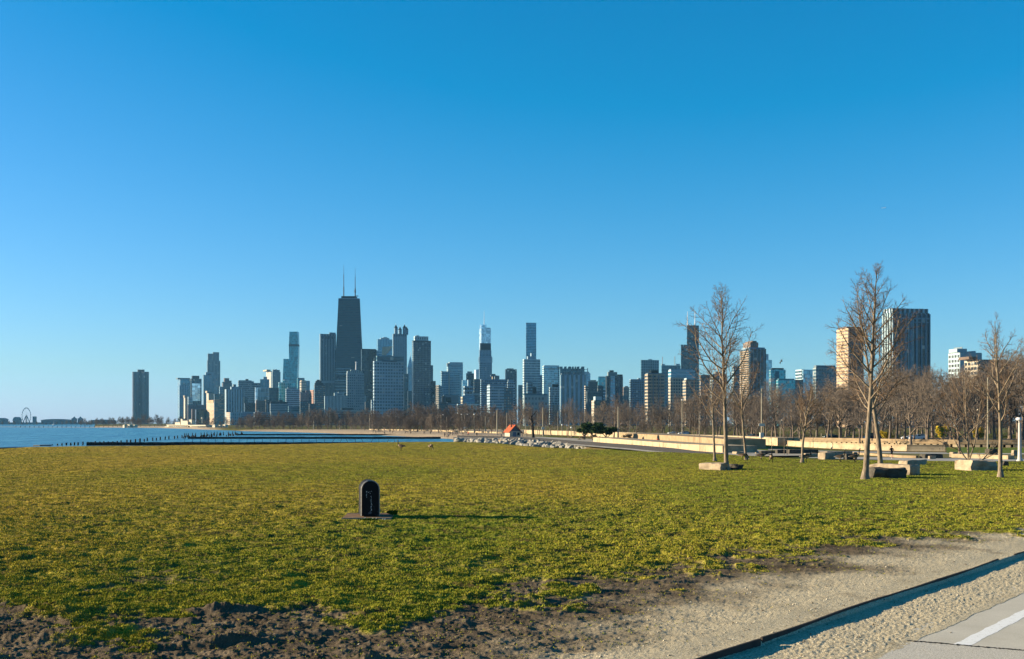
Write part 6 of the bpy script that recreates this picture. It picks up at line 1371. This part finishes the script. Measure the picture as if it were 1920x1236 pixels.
def person(label, px_, ybase, rz, top, legs, stride=0.0, arm=0, hgt=1.74, grp=None, D=None, zb=PARK_Z, bend=0, bare_legs=False):
    D = D or DG(ybase, zb); root = empty('person', (X(px_,D), D, zb), rz); tag(root, label, 'person', grp); s = hgt/1.74; root.scale = (s,s,s)
    V = []; E = []; Rr = []
    def v(x, y, z, r): V.append((x,y,z)); Rr.append(r); return len(V)-1
    hip = v(0,0,.93,.135); wst = v(0,-.02,1.10,.125); ch = v(0,-.04-bend*.1,1.34,(.17,.12)); nk = v(0,-.05-bend*.15,1.50,.055); hd = v(0,-.07-bend*.2,1.60,.085); ht = v(0,-.07-bend*.2,1.70,.075)
    E += [(hip,wst),(wst,ch),(ch,nk),(nk,hd),(hd,ht)]
    for sgn_, f in ((-1,stride),(1,-stride)):
        th = v(sgn_*.10,0,.86,.095); kn = v(sgn_*.11,-f*.55-(.06 if f > 0 else 0),.50+abs(f)*.06*(f > 0),.062); an = v(sgn_*.11,-f*.35+(.45 if (f < 0 and stride) else 0)*abs(f)/.5,.09+(.28 if (f < 0 and stride) else 0),.042); toe = v(sgn_*.12,an and V[an][1]-.17,V[an][2]-.05,.038)
        E += [(hip,th),(th,kn),(kn,an),(an,toe)]
        sh = v(sgn_*.19,-.04-bend*.1,1.42,.062); 
        if arm: el_ = v(sgn_*.31,.10 if f > 0 else .02,1.17,.045); wr = v(sgn_*.24,-.16 if f > 0 else -.12,1.19+.05*sgn_,.032); hn = v(sgn_*.20,-.23 if f > 0 else -.18,1.24,.036)
        else: el_ = v(sgn_*.24,.0,1.14,.045); wr = v(sgn_*.25,-.05,.90,.032); hn = v(sgn_*.25,-.07,.81,.036)
        E += [(ch,sh),(sh,el_),(el_,wr),(wr,hn)]
    def mf(c):
        if c.z > 1.50: return 0
        if c.z > .95: return 0 if (abs(c.x) > .235 and c.z < 1.22 and c.y < -.10 and arm) or (abs(c.x) > .20 and c.z < .88) else 1
        if c.z < .10+ (0): return 3
        if abs(c.x) > .20 and c.z > .76: return 0
        if bare_legs and c.z < .62: return 0
        return 2
    skinned('body', V, E, Rr, [skin, top, legs, shoe], root, 1, mf, hip)
    mb = MB(); b = V[ht]; mb.lathe([(.05,-.10),(.092,-.06),(.098,.0),(.085,.06),(.04,.095)], 10, (b[0], b[1]+.02, b[2]+.0)); mb.build('hair', hair, root, smooth=True)
    mb = MB(); mb.box(-.012,.012,-.10,-.085,-.02,.0); nz_ = mb.build('nose', skin, root); nz_.location = (b[0], b[1]-.0, b[2]-.06)
    return root
ck = plain('cloth_black', (.012,.013,.016), .85); cn = plain('cloth_navy', (.03,.04,.07), .85); cw_ = plain('cloth_white', (.55,.54,.52), .85); cr_ = plain('cloth_red', (.45,.05,.03), .85); cgy = plain('cloth_grey', (.14,.14,.15), .85)
person('runner in black with bent elbows on the path between the trees', 1672, 860.5, PI+.2, ck, ck, .38, 1, 1.78, bare_legs=True)
person('person in a white top and dark trousers on the far promenade', 1228, 826.5, .4, cw_, ck, .12, 0)
person('person in red standing before the limestone steps', 1233, 833, -.5, cr_, cw_, .0, 0, 1.45)
for i, (px_, yb, tp, lg) in enumerate([(844,817,ck,ck),(848,817.3,cn,ck),(851,817,cgy,ck),(855,817.6,ck,cn),(858,817.4,ck,ck),(834,820.5,cn,ck),(838,821.8,ck,ck),(841,822,cgy,cn),(868,817.5,ck,ck),(878,817.6,cr_,ck),(894,819.5,ck,ck),(776,809,ck,cn),(721,808,cr_,ck),(731,811,cn,ck),(600,807,ck,ck),(684,808,ck,ck),(940,821,cn,ck)]):
    person('distant person in dark clothes walking on the beach', px_, yb, i*1.3, tp, lg, .15 if i % 2 else .3, 0, 1.7, 'people on the beach')
# bin and sign
D = DG(832, PARK_Z); root = empty('litter_bin', (X(1137,D), D, PARK_Z)); tag(root, 'black litter bin on the promenade edge', 'bin'); mb = MB(); mb.lathe([(.30,0),(.36,.95),(.40,1.0)],12); mb.build('bin_body', ck, root); mb = MB(); mb.lathe([(.42,1.01),(.40,1.12),(.2,1.3)],12); mb.build('lid', pk_, root)
D = DG(833.5, PARK_Z); root = empty('information_board', (X(1221,D), D, PARK_Z)); tag(root, 'dark low board at the left end of the limestone steps', 'board'); mb = MB(); mb.box(-.55,.55,-.05,.05,.35,1.05); mb.build('panel', plain('board_green',(.02,.04,.035),.6), root)
for s_ in (-.45,.45): mb = MB(); mb.box(s_-.04,s_+.04,.06,.14,0,1.0); mb.build('leg', pk_, root)
# ------------------------------------------------------------------ geese
gw = plain('feather_pale', (.24,.185,.125), .9, (.16,.12,.08), 20); gbw = plain('feather_brown', (.10,.070,.045), .9, (.055,.04,.028), 26); gbk = plain('feather_black', (.008,.008,.008), .8); gwh = plain('feather_white', (.42,.40,.36), .9)
def goose(label, px_, ybase, rz, pose, s=1.0, z=None):
    D = DG(ybase); root = empty('goose', (X(px_,D), D, groundz(px_,D)), rz); root.scale = (s,s,s); tag(root, label, 'goose', 'geese on the lawn')
    V = []; E = []; R_ = []
    def v(x, y, z_, r): V.append((x,y,z_)); R_.append(r); return len(V)-1
    tl = v(-.44,0,.36,.02); rp_ = v(-.32,0,.37,.075); by_ = v(-.12,0,.37,.135); br = v(.12,0,.40,.125); b2 = v(.22,0,.44,.085)
    E += [(tl,rp_),(rp_,by_),(by_,br),(br,b2)]
    neck = {'up':[(.27,.54,.045),(.28,.66,.034),(.285,.77,.032),(.30,.85,.045),(.35,.85,.034),(.41,.84,.014)],
            'graze':[(.33,.42,.045),(.42,.32,.034),(.48,.20,.032),(.50,.11,.044),(.52,.07,.03),(.535,.03,.013)],
            'stretch':[(.32,.47,.045),(.42,.46,.034),(.52,.44,.032),(.60,.41,.044),(.65,.39,.03),(.70,.37,.013)],
            'tucked':[(.27,.50,.05),(.26,.58,.04),(.27,.62,.045),(.32,.62,.034),(.37,.61,.02),(.40,.61,.013)]}[pose]
    p = b2
    for x_, z_, r in neck: q = v(x_,0,z_,r); E.append((p,q)); p = q
    for s_ in (-1,1):
        a_ = v(-.02,s_*.07,.27,.05); k_ = v(-.03,s_*.08,.15,.018); f_ = v(-.01,s_*.08,.02,.015); t_ = v(.09,s_*.09,.012,.018); E += [(by_,a_),(a_,k_),(k_,f_),(f_,t_)]
    nk = [Vector((x_,0,z_)) for x_, z_, _ in neck]
    def mf(c):
        if c.z < .19 and abs(c.x) < .13: return 2
        hv = nk[3]
        if (c-hv).length < .055 and abs(c.y) > .022 and c.z < hv.z+.01: return 3
        if c.x > .235 and min((c-q).length for q in nk) < .085: return 2
        if c.x < -.26 and c.z < .37: return 3
        if c.x < -.36: return 2
        if c.z > .37 and c.x < .14: return 1
        return 0
    skinned('body', V, E, R_, [gw, gbw, gbk, gwh], root, 2, mf, by_)
    for s_ in (-1,1):
        mb = MB(); n = 9
        for i in range(n):
            t = i/(n-1); x_ = .15-.58*t; hh = .10*math.sin(PI*min(t*1.2+.12,1))+.012
            for zz, yy in ((.36+hh*.8, .085),(.36, .137*(1-.45*t)+.004),(.36-hh*.75, .11*(1-.5*t))): mb.v.append((x_, s_*yy*(1-.25*t), zz-.03*t))
        for i in range(n-1):
            for q in range(2): mb.face((3*i+q,3*i+q+1,3*i+3+q+1,3*i+3+q))
        mb.build('wing', gbw, root, smooth=True)
    return root
goose('upright goose with a raised black neck on the left part of the crest', 752, 845.5, D2R(158), 'up', 1.12)
goose('dark goose grazing right of the upright one on the crest', 807, 845, D2R(-60), 'graze', 1.1)
goose('hunched goose feeding at the foot of the curved leaning tree', 1392, 863, D2R(-20), 'graze', .9)
goose('goose stretching its neck low to the right', 1428, 864.5, D2R(-5), 'stretch', 1.0)
goose('upright goose facing the camera near the twin saplings', 1446, 868.5, D2R(-95), 'up', 1.0)
goose('walking goose with a black neck beside the small forking tree', 1512, 868, D2R(-12), 'tucked', 1.05)
goose('left one of two geese walking right before the grooved stone', 1576, 867.5, D2R(-8), 'up', .95)
goose('right one of two geese walking right near the tallest trunk', 1603, 867, D2R(0), 'up', 1.0)
D = DG(851,-.0); goose('black and white goose resting by the thin pale sapling', 1300, 850.5, D2R(-70), 'tucked', .9)
# ------------------------------------------------------------------ gull and airliner
D = 60; root = empty('gull', (X(1465,D), D, Z(678,D)), D2R(200)); tag(root, 'pale gull gliding right of the balcony tower', 'gull'); root.rotation_euler = (D2R(35), D2R(20), D2R(200)); root.scale = (.42,.42,.42)
mb = MB(); mb.tube([(-.26,0,0),(-.1,0,0),(.08,0,.0),(.2,0,.01),(.27,0,0)],[.02,.05,.065,.04,.01],8); mb.build('body', gwh, root, smooth=True)
for s_ in (-1,1):
    mb = MB(); pts = [(.10,-.10,.0,.0),(.13,-.07,.22,.09),(.08,-.05,.42,.06),(-.06,-.08,.62,.0)]
    for xa, xb, y_, z_ in pts: mb.v += [(xa,s_*y_,z_),(xb,s_*y_,z_),(xb,s_*y_,z_-.012),(xa,s_*y_,z_-.012)]
    for i in range(3):
        for q in range(4): mb.face((4*i+q,4*i+(q+1)%4,4*i+4+(q+1)%4,4*i+4+q), 1 if i == 2 else 0)
    mb.build('wing', [plain('gull_grey',(.36,.37,.38),.8), gbk], root)
D = 10500; root = empty('airliner', (X(1657,D), D, Z(390,D)), D2R(170)); tag(root, 'tiny white airliner high in the right part of the sky', 'airplane'); wa = plain('aircraft_white', (.8,.8,.8), .4)
mb = MB(); mb.tube([(-19,0,0),(-12,0,0),(12,0,0),(18,0,-.3),(20,0,-.8)],[.6,2,2,1.5,.3],10); mb.build('fuselage', wa, root)
for s_ in (-1,1): mb = MB(); mb.v = [(5,s_*1.5,-.5),(-2,s_*1.5,-.5),(-8,s_*17,.8),(-5.5,s_*17,.8),(5,s_*1.5,-.1),(-2,s_*1.5,-.1),(-8,s_*17,1),(-5.5,s_*17,1)]; [mb.face(f) for f in ((0,1,2,3),(4,7,6,5),(0,3,7,4),(1,5,6,2),(2,6,7,3))]; mb.build('wing', wa, root)
mb = MB(); mb.box(-19,-14,-.2,.2,1,7); mb.build('tail_fin', wa, root); mb = MB(); mb.box(-19,-16,-6,6,.8,1.1); mb.build('tailplane', wa, root)
